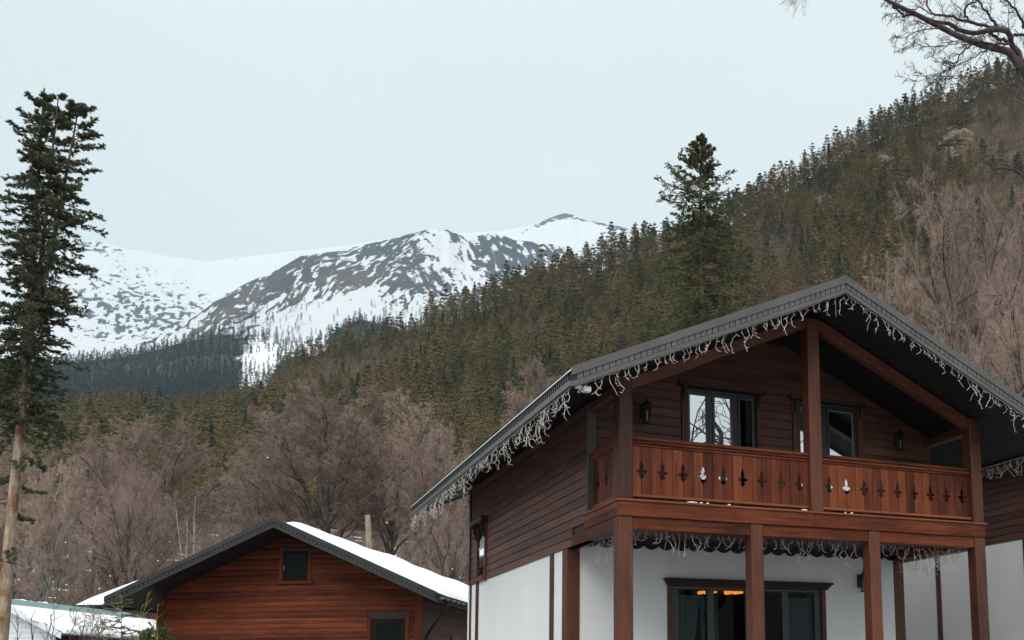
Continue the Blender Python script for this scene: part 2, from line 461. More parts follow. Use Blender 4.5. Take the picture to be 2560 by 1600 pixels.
def mat_glass(name, refl, tint, rough=0.0):
    m = bpy.data.materials.new(name); m.use_nodes = True
    n, l = m.node_tree.nodes, m.node_tree.links
    n.clear()
    o = n.new("ShaderNodeOutputMaterial"); mx = n.new("ShaderNodeMixShader")
    t = n.new("ShaderNodeBsdfTransparent"); g = n.new("ShaderNodeBsdfGlossy")
    t.inputs[0].default_value = (*tint, 1); g.inputs[0].default_value = (0.96, 0.98, 1.0, 1); g.inputs['Roughness'].default_value = rough
    lw_ = n.new("ShaderNodeLayerWeight"); lw_.inputs['Blend'].default_value = 0.1
    fr = n.new("ShaderNodeMath"); fr.operation = 'MULTIPLY'; fr.inputs[1].default_value = 0.35; l.new(lw_.outputs['Fresnel'], fr.inputs[0])
    ad = n.new("ShaderNodeMath"); ad.operation = 'ADD'; ad.inputs[1].default_value = refl; ad.use_clamp = True
    l.new(fr.outputs[0], ad.inputs[0]); l.new(ad.outputs[0], mx.inputs[0])
    l.new(t.outputs[0], mx.inputs[1]); l.new(g.outputs[0], mx.inputs[2]); l.new(mx.outputs[0], o.inputs[0])
    return m
M['mirror_glass'] = mat_glass('coated_window_glass', 0.72, (0.45, 0.5, 0.52))
M['glass'] = mat_glass('clear_door_glass', 0.004, (0.62, 0.68, 0.68))
# ------------------------------------------------------------------ ground
def gz(x, y):
    dx = np.asarray(x, float) - CAM[0]; dy = np.asarray(y, float) - CAM[1]
    r = np.hypot(dx, dy)
    f0 = np.array([math.sin(YAW - 0.15), math.cos(YAW - 0.15)])
    d = dx * f0[0] + dy * f0[1]
    c = d / (r + 1e-6)
    w = smooth01((c + 0.15) / 0.6)
    z = -4.4 + 1.4 * smooth01((d - 3) / 9)
    z = z + 0.19 * np.clip(r - 58, 0, 250) * w
    return z

def mat_ground():
    m, n, l, p = new_mat('leaf_litter_and_snow')
    ge = n.new("ShaderNodeNewGeometry")
    t = n.new("ShaderNodeTexNoise"); t.inputs['Scale'].default_value = 0.22; t.inputs['Detail'].default_value = 9; t.inputs['Roughness'].default_value = 0.62
    l.new(ge.outputs['Position'], t.inputs['Vector'])
    t2 = n.new("ShaderNodeTexNoise"); t2.inputs['Scale'].default_value = 3.0; t2.inputs['Detail'].default_value = 6
    l.new(ge.outputs['Position'], t2.inputs['Vector'])
    r2 = ramp(n, [(0.3, (0.050, 0.036, 0.027)), (0.55, (0.105, 0.075, 0.052)), (0.75, (0.16, 0.12, 0.085))]); l.new(t2.outputs['Fac'], r2.inputs[0])
    # the village lies under snow; further up the slope only patches are left
    ln = N(n, "ShaderNodeVectorMath", operation='LENGTH'); l.new(ge.outputs['Position'], ln.inputs[0])
    mr = n.new("ShaderNodeMapRange"); mr.inputs['From Min'].default_value = 34; mr.inputs['From Max'].default_value = 60; mr.inputs['To Min'].default_value = 0.35; mr.inputs['To Max'].default_value = 0.0
    l.new(ln.outputs['Value'], mr.inputs['Value'])
    sm = N(n, "ShaderNodeMath", operation='ADD'); l.new(t.outputs['Fac'], sm.inputs[0]); l.new(mr.outputs[0], sm.inputs[1])
    r = ramp(n, [(0.63, (0, 0, 0)), (0.67, (1, 1, 1))]); l.new(sm.outputs[0], r.inputs[0])
    mx = N(n, "ShaderNodeMix", data_type='RGBA'); l.new(r.outputs[0], mx.inputs['Factor']); l.new(r2.outputs[0], mx.inputs['A'])
    # unseen yard snow, greyed to weaken light bounced onto the houses; clean further out
    cs_ = N(n, "ShaderNodeMix", data_type='RGBA'); mq = n.new("ShaderNodeMapRange"); mq.inputs['From Min'].default_value = 26; mq.inputs['From Max'].default_value = 46
    l.new(ln.outputs['Value'], mq.inputs['Value']); l.new(mq.outputs[0], cs_.inputs['Factor'])
    cs_.inputs['A'].default_value = (0.2, 0.2, 0.205, 1); cs_.inputs['B'].default_value = (0.80, 0.82, 0.84, 1)
    l.new(cs_.outputs['Result'], mx.inputs['B'])
    l.new(mx.outputs['Result'], p.inputs['Base Color']); p.inputs['Roughness'].default_value = 0.95; p.inputs['Specular IOR Level'].default_value = 0.1
    b = n.new("ShaderNodeBump"); b.inputs['Strength'].default_value = 0.6; b.inputs['Distance'].default_value = 0.1
    l.new(t2.outputs['Fac'], b.inputs['Height']); l.new(b.outputs[0], p.inputs['Normal'])
    return m

radii = np.concatenate([[0.01], np.linspace(2, 60, 30), np.linspace(66, 330, 34), np.geomspace(400, 7000, 14)])
na = 144
ang = np.linspace(0, 2 * np.pi, na, endpoint=False)
RR, AA = np.meshgrid(radii, ang, indexing='ij')
gx = CAM[0] + RR * np.sin(AA); gy = CAM[1] + RR * np.cos(AA)
gzz = gz(gx, gy) + (fbm(gx * 0.08 + 40, gy * 0.08 + 90, 4) - 0.5) * np.clip((RR - 30) / 40, 0, 1) * 1.6
idx = np.arange(RR.size).reshape(RR.shape)
q = np.stack([idx[:-1], np.roll(idx, -1, 1)[:-1], np.roll(idx, -1, 1)[1:], idx[1:]], -1).reshape(-1, 4)
ground = link("ground", mesh_np("ground", np.stack([gx, gy, gzz], -1).reshape(-1, 3), q[:, ::-1], True), None, mat_ground())
tag(ground, kind="structure", label="brown leaf-littered valley floor with patches of old snow")

# ------------------------------------------------------------------ mountains
def curve(pts):
    a = np.array(pts, float)
    return lambda u: np.interp(u, a[:, 0], a[:, 1])

def mat_mountain(name, snow, rock0, rock1, grass, nscale):
    """rock shows where the vertex attribute 'rock' passes a fine noise; 'grass' tints it brown"""
    m, n, l, p = new_mat(name)
    ge = n.new("ShaderNodeNewGeometry")
    at = N(n, "ShaderNodeAttribute", attribute_name='rock'); ag = N(n, "ShaderNodeAttribute", attribute_name='dry')
    t = n.new("ShaderNodeTexNoise"); t.inputs['Scale'].default_value = nscale; t.inputs['Detail'].default_value = 6; t.inputs['Roughness'].default_value = 0.7
    l.new(ge.outputs['Position'], t.inputs['Vector'])
    a = N(n, "ShaderNodeMath", operation='MULTIPLY_ADD'); a.inputs[1].default_value = 1.0
    l.new(at.outputs['Fac'], a.inputs[0])
    s = N(n, "ShaderNodeMath", operation='MULTIPLY_ADD'); s.inputs[1].default_value = 1.7; s.inputs[2].default_value = -0.85
    l.new(t.outputs['Fac'], s.inputs[0]); l.new(s.outputs[0], a.inputs[2])
    k = ramp(n, [(0.46, (0, 0, 0)), (0.56, (1, 1, 1))]); l.new(a.outputs[0], k.inputs[0])
    t2 = n.new("ShaderNodeTexNoise"); t2.inputs['Scale'].default_value = nscale * 1.7; t2.inputs['Detail'].default_value = 5
    l.new(ge.outputs['Position'], t2.inputs['Vector'])
    rr = ramp(n, [(0.3, rock0), (0.7, rock1)]); l.new(t2.outputs['Fac'], rr.inputs[0])
    gm = N(n, "ShaderNodeMix", data_type='RGBA'); l.new(ag.outputs['Fac'], gm.inputs['Factor']); l.new(rr.outputs[0], gm.inputs['A']); gm.inputs['B'].default_value = (*grass, 1)
    mx = N(n, "ShaderNodeMix", data_type='RGBA'); l.new(k.outputs[0], mx.inputs['Factor']); mx.inputs['A'].default_value = (*snow, 1)
    l.new(gm.outputs['Result'], mx.inputs['B']); l.new(mx.outputs['Result'], p.inputs['Base Color'])
    p.inputs['Roughness'].default_value = 0.9; p.inputs['Specular IOR Level'].default_value = 0.1
    return m

def blobs(U, V, lst):
    s = np.zeros_like(U)
    for (u, v, su, sv, deg, a) in lst:
        c, sn = math.cos(RAD(deg)), math.sin(RAD(deg))
        x = (U - u) * c + (V - v) * sn; y = -(U - u) * sn + (V - v) * c
        s += a * np.exp(-0.5 * ((x / su) ** 2 + (y / sv) ** 2))
    return s

def sheet(name, u, rows, vtop, vbot, rtop, rbot, relief, mat, rockf=None, seed=0.0, back=True):
    U, T = np.meshgrid(u, np.linspace(0, 1, rows), indexing='ij')
    V = vbot + (vtop(U) - vbot) * T
    Rm = rbot + (rtop(U) - rbot) * T
    P = at_r(U, V, Rm)
    s = 1.0 / (rtop(1200.0) * 0.09)
    nz = fbm(P[..., 0] * s + seed, P[..., 1] * s + seed, 6, True) - 0.55
    P[..., 2] += relief * nz * np.minimum(1, (1 - T) * 9) * np.minimum(1, T * 6 + 0.2)
    rock, dry = rockf(U, V) if rockf else (np.zeros_like(U), np.zeros_like(U))
    if back:
        ex = []
        for k in (1, 2, 3):
            B = P[:, -1].copy()
            d = B - CAM; d[:, 2] = 0; d /= np.linalg.norm(d, axis=1)[:, None]
            B += d * rtop(1200.0) * 0.05 * k; B[:, 2] -= rtop(1200.0) * 0.02 * k * k
            ex.append(B[:, None])
        P = np.concatenate([P] + ex, 1)
        rock = np.concatenate([rock] + [rock[:, -1:]] * 3, 1); dry = np.concatenate([dry] + [dry[:, -1:]] * 3, 1)
    i = np.arange(P.shape[0] * P.shape[1]).reshape(P.shape[:2])
    f = np.stack([i[:-1, :-1], i[1:, :-1], i[1:, 1:], i[:-1, 1:]], -1).reshape(-1, 4)
    me = mesh_np(name, P.reshape(-1, 3), f, True)
    for nm, arr in (('rock', rock), ('dry', dry)):
        a = me.attributes.new(nm, 'FLOAT', 'POINT'); a.data.foreach_set('value', arr.ravel().astype(np.float32))
    o = link(name, me, None, mat)
    tag(o, kind="structure")
    return o

# far snow ridge with the dark-tipped summit
v_far = curve([(-700, 640), (-200, 650), (60, 640), (150, 622), (190, 610), (230, 603), (275, 609), (320, 623), (355, 629), (420, 640), (520, 654), (560, 648),
               (640, 638), (700, 632), (760, 625), (850, 616), (950, 600), (1050, 589), (1150, 583), (1250, 577), (1330, 562), (1375, 545), (1395, 537), (1412, 533),
               (1432, 537), (1450, 547), (1500, 556), (1585, 573), (1625, 571), (1700, 562), (2000, 545), (2600, 520), (3200, 500)])
def rock_far(U, V):
    d = -0.45 + blobs(U, V, [(340, 785, 150, 66, 10, 0.86), (230, 770, 90, 60, 0, 0.3), (480, 785, 70, 60, 0, 0.34), (235, 618, 45, 12, 10, 1.25), (590, 640, 60, 14, -5, 0.35), (330, 690, 100, 16, -4, 0.3),
                            (1372, 553, 38, 7, -24, 1.0), (1412, 541, 20, 9, 0, 0.8), (1520, 563, 75, 4, 13, 0.8), (1440, 552, 26, 8, 20, 0.2), (300, 660, 70, 14, -8, 0.12)])
    cap = blobs(U, V, [(1366, 554, 40, 6, -25, 0.6), (1412, 540, 22, 8, 0, 0.5), (1520, 564, 70, 3.5, 13, 0.55)])
    n = fbm(U / 10.0 + V / 20.0, V / 5.0 - U / 30.0, 5)
    return np.clip(d, -.5, .44) + cap + (n - 0.5) * 2.4, np.clip(blobs(U, V, [(1500, 562, 60, 10, 12, 0.2)]), 0, 1)
snow_far = mat_mountain('far_snow_and_rock', (0.52, 0.54, 0.56), (0.018, 0.022, 0.03), (0.055, 0.06, 0.07), (0.08, 0.06, 0.05), 0.055)
mo = sheet("mountain_ridge", np.arange(-300, 1900, 3.2), 120, v_far, 930, curve([(-700, 5200), (3200, 5200)]), 3700, 70, snow_far, rock_far, 3.1)
tag(mo, label="far white snow ridge ending in a dark-tipped summit")

v_mid = curve([(-100, 985), (150, 930), (250, 895), (330, 866), (430, 828), (500, 782), (560, 737), (620, 706), (700, 670), (735, 650), (752, 640), (790, 634), (850, 627),
               (900, 614), (960, 601), (1000, 592), (1018, 586), (1040, 581), (1062, 575), (1085, 572), (1105, 576), (1122, 574), (1145, 586), (1165, 593), (1200, 589), (1215, 584), (1258, 588),
               (1285, 600), (1330, 604), (1345, 611), (1390, 610), (1408, 618), (1425, 630), (1436, 650), (1455, 668), (1500, 690), (1600, 705), (2000, 740), (2600, 780)])
def rock_mid(U, V):
    d = 0.31 + blobs(U, V, [
        (720, 690, 150, 38, -32, 0.42), (900, 645, 110, 36, -18, 0.36), (850, 690, 120, 40, -14, 0.24), (1000, 640, 60, 40, -20, 0.22), (560, 770, 90, 26, -34, 0.34),
        (1080, 590, 40, 18, 0, 0.25), (960, 700, 70, 36, 0, 0.2), (1215, 640, 52, 46, 20, 0.36), (1300, 655, 70, 50, 20, 0.3), (1380, 640, 45, 34, 20, 0.34), (1250, 610, 70, 16, 5, 0.15),
        (1060, 730, 90, 34, 0, 0.26), (1170, 720, 70, 34, 0, 0.22), (1000, 770, 70, 22, 0, 0.12), (900, 720, 80, 26, 0, 0.16), (560, 800, 60, 24, -20, 0.16),
        (1135, 660, 20, 80, -38, -0.75), (1190, 700, 60, 10, 40, -0.5), (790, 760, 130, 18, -4, -0.35), (880, 790, 130, 26, 0, -0.75), (700, 830, 90, 20, 0, -0.6), (1050, 800, 90, 18, 0, -0.3), (1110, 600, 26, 16, 30, -0.4),
        (950, 820, 110, 22, 0, -0.6), (760, 705, 70, 5, -30, -0.2), (830, 668, 80, 5, -30, -0.22), (640, 740, 70, 6, -30, 0.1)])
    c, s = math.cos(RAD(-32)), math.sin(RAD(-32))
    wx = fbm(U / 70.0, V / 70.0, 3) * 30
    a = (U * c + V * s) + wx; b = (-U * s + V * c) + wx
    left = smooth01((1120 - U) / 160)
    n1 = fbm(a / 20.0, b / 6.0, 5)
    c2, s2 = math.cos(RAD(48)), math.sin(RAD(48))
    a2 = (U * c2 + V * s2) + wx; b2 = (-U * s2 + V * c2) + wx
    n2 = fbm(a2 / 17.0 + 9, b2 / 7.5 + 4, 5)
    n = n1 * left + n2 * (1 - left)
    dry = blobs(U, V, [(590, 765, 110, 9, -32, 0.7), (760, 728, 80, 9, -26, 0.45), (880, 732, 50, 9, -5, 0.45), (860, 745, 50, 10, 0, 0.4), (1000, 690, 50, 16, 0, 0.25), (900, 700, 60, 20, 0, 0.3), (850, 800, 60, 10, -30, 0.5)])
    return np.clip(d, -.4, .84) + (n - 0.5) * 2.5, np.clip(dry, 0, 0.85)
rock_m = mat_mountain('near_snow_and_rock', (0.52, 0.54, 0.565), (0.014, 0.016, 0.02), (0.055, 0.057, 0.06), (0.105, 0.068, 0.052), 0.075)
mo = sheet("rocky_mountain", np.arange(-100, 2000, 2.6), 165, v_mid, 1010, curve([(-100, 2700), (1100, 3400), (2600, 3300)]), 1900, 70, rock_m, rock_mid, 8.7)
tag(mo, label="grey rocky mountain shoulder streaked with snow gullies below the far ridge")

def mid_pos(u, v):
    t = (v - 1010) / (v_mid(u) - 1010)
    r = 1900 + (np.interp(u, [-100, 1100, 2600], [2700, 3400, 3300]) - 1900) * t
    return at_r(u, v, r)

# blue wooded foothill
v_foot = curve([(-500, 960), (0, 925), (200, 905), (300, 893), (400, 874), (470, 852), (560, 838), (640, 838), (700, 852), (780, 860), (830, 836), (862, 812), (900, 798), (940, 806), (985, 828), (1100, 850), (1600, 880), (2600, 900)])
r_foot = curve([(-500, 1700), (700, 1650), (860, 1500), (2600, 1500)])
def rock_foot(U, V):
    g = blobs(U, V, [(648, 910, 34, 60, 12, 1.3), (775, 865, 38, 30, 0, 1.0), (700, 850, 20, 22, 0, 0.7), (560, 835, 70, 10, -10, 0.3)])
    return 1.0 - g + (fbm(U / 12.0, V / 12.0, 4) - 0.5) * 0.5, np.full_like(U, 0.3)
foot_m = mat_mountain('foothill_floor', (0.80, 0.82, 0.85), (0.022, 0.030, 0.032), (0.040, 0.048, 0.047), (0.055, 0.05, 0.045), 0.06)
mo = sheet("wooded_foothill", np.arange(-500, 2600, 8.0), 50, v_foot, 1120, r_foot, 900, 30, foot_m, rock_foot, 2.2)
tag(mo, label="dark blue wooded foothill with a white snow gully")

# near hillside
v_hill_sil = curve([(-600, 1040), (0, 1008), (100, 1000), (180, 975), (250, 957), (330, 950), (420, 968), (500, 957), (600, 940), (700, 915), (760, 885), (850, 860), (900, 848), (1000, 812), (1100, 765),
                    (1240, 712), (1350, 672), (1480, 628), (1600, 582), (1640, 575), (1700, 565), (1760, 545), (1830, 505), (1900, 460), (1960, 430), (2040, 380), (2100, 340), (2180, 303),
                    (2230, 280), (2330, 240), (2400, 210), (2470, 176), (2560, 148), (2800, 60), (3200, -60)])
r_hill = curve([(-600, 720), (400, 690), (700, 620), (1000, 530), (1500, 470), (2000, 480), (2400, 520), (3200, 540)])
def hill_pos(U, T):
    rt = r_hill(U)
    vt = v_hill_sil(U) + 10.3 * FPX / rt + 52 * smooth01((780 - U) / 160)
    P0 = at_r(U, np.full_like(U, 1345.0), np.full_like(U, 236.0))
    P1 = at_r(U, vt, rt)
    P = P0 + (P1 - P0) * T[..., None]
    bul = (fbm(P[..., 0] * 0.012 + 3, P[..., 1] * 0.012 + 8, 4) - 0.5) * 26 * np.minimum(1, (1 - T) * 5)
    P[..., 2] += bul * np.minimum(1, T * 5)
    return P
def mat_hill():
    m, n, l, p = new_mat('hillside_litter')
    ge = n.new("ShaderNodeNewGeometry")
    t = n.new("ShaderNodeTexNoise"); t.inputs['Scale'].default_value = 0.15; t.inputs['Detail'].default_value = 8
    l.new(ge.outputs['Position'], t.inputs['Vector'])
    r = ramp(n, [(0.3, (0.035, 0.027, 0.017)), (0.55, (0.075, 0.056, 0.034)), (0.75, (0.115, 0.085, 0.055))]); l.new(t.outputs['Fac'], r.inputs[0])
    l.new(r.outputs[0], p.inputs['Base Color']); p.inputs['Roughness'].default_value = 0.95; p.inputs['Specular IOR Level'].default_value = 0.1
    return m
uh = np.arange(-600, 3200, 20.0)
U, T = np.meshgrid(uh, np.linspace(-0.12, 1, 58), indexing='ij')
P = hill_pos(U, T)
B = P[:, -1:].copy(); B += np.array([FWD[0], FWD[1], 0]) * 40; B[..., 2] -= 25
P = np.concatenate([P, B], 1)
i = np.arange(P.shape[0] * P.shape[1]).reshape(P.shape[:2])
hill = link("hillside", mesh_np("hillside", P.reshape(-1, 3), np.stack([i[:-1, :-1], i[1:, :-1], i[1:, 1:], i[:-1, 1:]], -1).reshape(-1, 4), True), None, mat_hill())
tag(hill, kind="structure", label="steep brown hillside under the pine forest")

# ------------------------------------------------------------------ tree makers
def conifer(seed, H, Rm, base, nb, nt, ts, style, mat, sides=5):
    """far conifer: (trunk mesh, crown mesh); crown of small needle-clump triangles on whorled boughs"""
    g = np.random.RandomState(seed)
    h = base + (1 - base) * (np.arange(nb) + g.rand(nb)) / nb
    if style == 'spire':
        prof = (1 - h) ** 0.85 / (1 - base) ** 0.85 + 0.03; drop = -0.28
        wh = 1.0
    else:
        x = (h - base) / (1 - base)
        prof = (0.42 + 0.58 * np.sin(np.pi * np.clip(0.28 + 0.66 * x, 0, 1))) * (1 - x ** 4) + 0.06; drop = 0.06
        nw = g.randint(5, 8); ph = g.rand(nw) * 6.28
        h = base + (1 - base) * np.clip(np.round(x * nw * 1.6 + g.randn(nb) * 0.18) / (nw * 1.6), 0, 1)
        prof *= g.uniform(0.55, 1.15, nb)
        wh = 0.7
    az = g.rand(nb) * 2 * np.pi
    L = Rm * prof * g.uniform(0.7, 1.1, nb)
    D = np.stack([np.cos(az), np.sin(az), np.full(nb, drop) + g.randn(nb) * 0.12], -1)
    s = g.uniform(0.12, 1.0, (nb, nt)) ** (0.7 if style == 'spire' else 0.5)
    C = D[:, None, :] * (L[:, None] * s)[..., None]
    C[..., 2] += (h * H)[:, None]
    if style == 'spire':
        C[..., 2] -= 0.25 * (s ** 2) * L[:, None] * 0.4
    C += g.randn(nb, nt, 3) * ts * np.array([0.55, 0.55, 0.3])
    V = C[:, :, None, :] + g.uniform(-1, 1, (nb, nt, 3, 3)) * ts * np.array([1, 1, 0.5])
    V = V.reshape(-1, 3)
    crown = mesh_np("crown", V, np.arange(len(V)).reshape(-1, 3))
    crown.materials.append(mat)
    P = np.stack([np.cumsum(g.randn(5) * 0.03) * H * 0.05, np.cumsum(g.randn(5) * 0.03) * H * 0.05, np.linspace(-0.8, H * 0.985, 5)], -1)[None]
    v, f = tubes_np(P, np.array([H * 0.016]), np.array([0.02]), sides)
    trunk = mesh_np("trunk", v, f, True); trunk.materials.append(M['bark_pine'])
    return trunk, crown

def spawn(g, P, R0, R1, L, nc, t0, t1, ratio, a0, a1, up, k, rr, wig, flat=None):
    """children on polylines P (n,k0,3); returns P, R0, R1, L of the children"""
    n, k0, _ = P.shape
    t = t0 + (t1 - t0) * (np.arange(nc)[None] + g.rand(n, nc)) / nc
    x = t * (k0 - 1); i = np.clip(x.astype(int), 0, k0 - 2); fr = (x - i)[..., None]
    row = np.arange(n)[:, None]
    A = P[row, i]; B = P[row, i + 1]
    base = A * (1 - fr) + B * fr
    T = B - A; T /= np.linalg.norm(T, axis=2)[..., None] + 1e-9
    q = g.randn(n, nc, 3)
    if flat is not None: q[..., 2] *= flat
    q -= (q * T).sum(2)[..., None] * T
    q /= np.linalg.norm(q, axis=2)[..., None] + 1e-9
    a = g.uniform(a0, a1, (n, nc))[..., None]
    d = np.cos(a) * T + np.sin(a) * q
    ln = L[:, None] * ratio * (1 - 0.5 * t) * g.uniform(0.65, 1.2, (n, nc))
    rb = (R0[:, None] * (1 - t) + R1[:, None] * t) * rr
    m = n * nc
    d = d.reshape(m, 3); p = base.reshape(m, 3); ln = ln.reshape(m); rb = rb.reshape(m)
    out = [p]
    st = (ln / (k - 1))[:, None]
    for j in range(k - 1):
        d = d + np.array([0, 0, up]) + g.randn(m, 3) * wig
        d /= np.linalg.norm(d, axis=1)[:, None] + 1e-9
        p = p + d * st; out.append(p)
    return np.stack(out, 1), rb, rb * 0.35, ln

def in_crown(P, env, g):
    """shorten branches that leave the crown's ellipsoid (centre height, radius, half height)"""
    zc, a, c = env
    q = np.array([1 / a, 1 / a, 1 / c])
    b = (P[:, 0] - np.array([0, 0, zc])) * q; t = (P[:, -1] - P[:, 0]) * q
    lim = g.uniform(.93, 1.05, len(P)) ** 2
    A = (t * t).sum(1) + 1e-9; B = (b * t).sum(1); C = (b * b).sum(1) - lim
    s = (-B + np.sqrt(np.maximum(B * B - A * C, 0))) / A
    s = np.where(C > 0, .12, np.clip(s, .1, 1.0))
    return P[:, :1] + (P - P[:, :1]) * s[:, None, None], s

def bare_tree(seed, H=20.0, spread=1.0, n1=14, n2=9, n3=8, n4=6, n5=7, trunk_frac=0.52, fork=0.34, rtwig=0.0105, lean=0.03, full=True, r0=None):
    """bare broadleaf: (trunk+limb mesh, twig mesh)"""
    g = np.random.RandomState(seed)
    k = 9
    z = np.linspace(-0.5, H * trunk_frac, k)
    P = np.stack([np.cumsum(g.randn(k) * lean) * H * 0.12, np.cumsum(g.randn(k) * lean) * H * 0.12, z], -1)[None]
    P[0, :2, :2] = 0
    R = np.array([r0 or H * 0.017]); R1 = R * 0.18; L = np.array([H])
    parts = [tubes_np(P, R, R1, 8)]
    # limbs fan out from the fork to targets spread evenly over the crown's upper shell
    env = (H * .58, H * .40 * spread, H * .42)
    j = np.arange(n1); cz = 1 - (j + .5) / n1 * 1.15
    th = j * 2.39996 + g.rand() * 6.28
    sr = np.sqrt(np.maximum(0, 1 - cz * cz))
    tgt = np.stack([sr * np.cos(th) * env[1], sr * np.sin(th) * env[1], env[0] + cz * env[2]], -1) * 1.0
    tgt = np.array([0, 0, env[0]]) + (tgt - np.array([0, 0, env[0]])) * g.uniform(.78, .92, (n1, 1))
    hb = H * (fork * .62 + (trunk_frac - fork * .62) * np.clip((cz + .2) / 1.2, 0, 1) ** 1.2 * g.uniform(.7, 1.0, n1))
    b0 = np.stack([np.interp(hb, P[0, :, 2], P[0, :, a_]) for a_ in range(2)] + [hb], -1)
    ctl = b0 + (tgt - b0) * np.array([.42, .42, .62]) + np.array([0, 0, .03 * H]) * g.uniform(0, 1, (n1, 1))
    tt_ = np.linspace(0, 1, 9)[None, :, None]
    P1 = b0[:, None] * (1 - tt_) ** 2 + 2 * ctl[:, None] * tt_ * (1 - tt_) + tgt[:, None] * tt_ ** 2
    P1[:, 1:-1] += g.randn(n1, 7, 3) * H * .006
    L1 = np.linalg.norm(tgt - b0, axis=1)
    Ra = R[0] * g.uniform(.34, .55, n1); Rb = Ra * .22
    parts.append(tubes_np(P1, Ra, Rb, 6))
    P2, Rc, Rd, L2 = spawn(g, P1, Ra, Rb, L1, n2, 0.18, 1.0, 0.50, 0.4, 1.0, 0.04, 6, 0.55, 0.13)
    P2, sc_ = in_crown(P2, env, g); L2 = L2 * np.maximum(sc_, .4)
    parts.append(tubes_np(P2, Rc, Rd, 4))
    P3, Re, Rf, L3 = spawn(g, P2, Rc, Rd, L2, n3, 0.12, 1.0, 0.55, 0.4, 1.05, 0.02, 4, 0.6, 0.16)
    P3, sc_ = in_crown(P3, env, g); L3 = L3 * sc_
    tw = [tubes_np(P3, np.maximum(Re, rtwig * 1.5), np.maximum(Rf, rtwig), 3)]
    P4, Rg, Rh, L4 = spawn(g, P3, Re, Rf, L3, n4, 0.1, 1.0, 0.6, 0.4, 1.05, 0.02, 3, 0.6, 0.16)
    P4, sc_ = in_crown(P4, env, g); L4 = np.maximum(L4 * sc_, .35)
    tw.append(tubes_np(P4, np.full(len(P4), rtwig * 1.15), np.full(len(P4), rtwig), 3))
    if full:
        P5, Ri, Rj, L5 = spawn(g, P4, Rg, Rh, L4, n5, 0.1, 1.0, 0.75, 0.35, 1.0, 0.03, 2, 0.6, 0.12)
        P5, sc_ = in_crown(P5, (env[0], env[1] * 1.04, env[2] * 1.04), g)
        tw.append(tubes_np(P5, np.full(len(P5), rtwig), np.full(len(P5), rtwig * 0.6), 3))
    v, f = join_np(parts); trunk = mesh_np("trunk", v, f, True)
    v, f = join_np(tw); crown = mesh_np("crown", v, f)
    return trunk, crown

def near_fir(seed, H, base, Rm, nb, prof, mat, bark, ns=22, nss=5, nn=7, nl=0.11, nw=0.030, tw=.33, trunk_r=0.3, trunks=None, droop=0.35, low=(), irr=(.68, 1.1)):
    """detailed fir: (trunk mesh, crown mesh); boughs carry flat sprays of needle tufts"""
    g = np.random.RandomState(seed)
    k = 12
    z = np.linspace(-1.0, H, k)
    main = np.stack([np.cumsum(g.randn(k) * 0.02), np.cumsum(g.randn(k) * 0.02), z], -1)
    stems = [main] if trunks is None else trunks(main)
    tp = []
    for j, s in enumerate(stems):
        r = trunk_r if j == 0 else trunk_r * 0.45
        tp.append(tubes_np(s[None], np.array([r]), np.array([min(.025, r * .2)]), 9))
    hh = base + (1 - base) * (np.arange(nb) + g.rand(nb)) / nb
    hh = np.concatenate([hh, np.array(low)]) if len(low) else hh
    n = len(hh)
    az = np.arange(n) * 2.399 + g.randn(n) * 0.5
    L = Rm * prof(hh) * g.uniform(irr[0], irr[1], n)
    st = g.randint(0, len(stems), n)
    org = np.zeros((n, 3))
    for j, s in enumerate(stems):
        m_ = st == j
        zz = hh[m_] * H
        ok = zz > s[0, 2]
        for a_ in range(3):
            src = np.where(ok, np.interp(zz, s[:, 2], s[:, a_]), np.interp(zz, main[:, 2], main[:, a_]))
            org[m_, a_] = src
    el = np.where(hh > 0.9, 0.5, 0.05) - droop * (1 - hh) + g.randn(n) * 0.12
    kb = 7
    d = np.stack([np.cos(az), np.sin(az), el], -1); d /= np.linalg.norm(d, axis=1)[:, None]
    p = org; out = [p]
    for j in range(kb - 1):
        d = d + np.array([0, 0, -0.06 if j < 3 else 0.10]) + g.randn(n, 3) * 0.07
        d /= np.linalg.norm(d, axis=1)[:, None]
        p = p + d * (L / (kb - 1))[:, None]; out.append(p)
    Bp = np.stack(out, 1)
    br = 0.010 + L * 0.010
    tp.append(tubes_np(Bp, br, br * 0.3, 4))
    P2, a, b, L2 = spawn(g, Bp, br, br * 0.3, np.maximum(L, 0.5), ns, 0.12, 1.0, tw, 0.5, 1.0, -0.03, 3, 0.5, 0.08, flat=0.25)
    tp.append(tubes_np(P2, np.full(len(P2), 0.006), np.full(len(P2), 0.003), 3))
    P3, a, b, L3 = spawn(g, P2, a, b, np.maximum(L2, 0.2), nss, 0.1, 1.0, 0.55, 0.4, 0.9, 0.0, 2, 0.5, 0.1, flat=0.4)
    # needle tufts along the finest twigs
    A, Bv = P3[:, 0], P3[:, 1]
    tt = (np.arange(nn) + 0.5) / nn
    C = A[:, None] + (Bv - A)[:, None] * tt[None, :, None]
    Tn = (Bv - A); Tn /= np.linalg.norm(Tn, axis=1)[:, None] + 1e-9
    q = g.randn(len(P3), nn, 3); q[..., 2] = np.abs(q[..., 2]) * 0.6
    dirn = Tn[:, None] * 0.8 + q * 0.75
    dirn /= np.linalg.norm(dirn, axis=2)[..., None]
    sd = np.cross(dirn, g.randn(len(P3), nn, 3)); sd /= np.linalg.norm(sd, axis=2)[..., None] + 1e-9
    ln = nl * g.uniform(0.7, 1.3, (len(P3), nn, 1))
    V = np.stack([C - sd * nw, C + sd * nw, C + dirn * ln], 2).reshape(-1, 3)
    crown = mesh_np("crown", V, np.arange(len(V)).reshape(-1, 3)); crown.materials.append(mat)
    v, f = join_np(tp); trunk = mesh_np("trunk", v, f, True); trunk.materials.append(bark)
    return trunk, crown

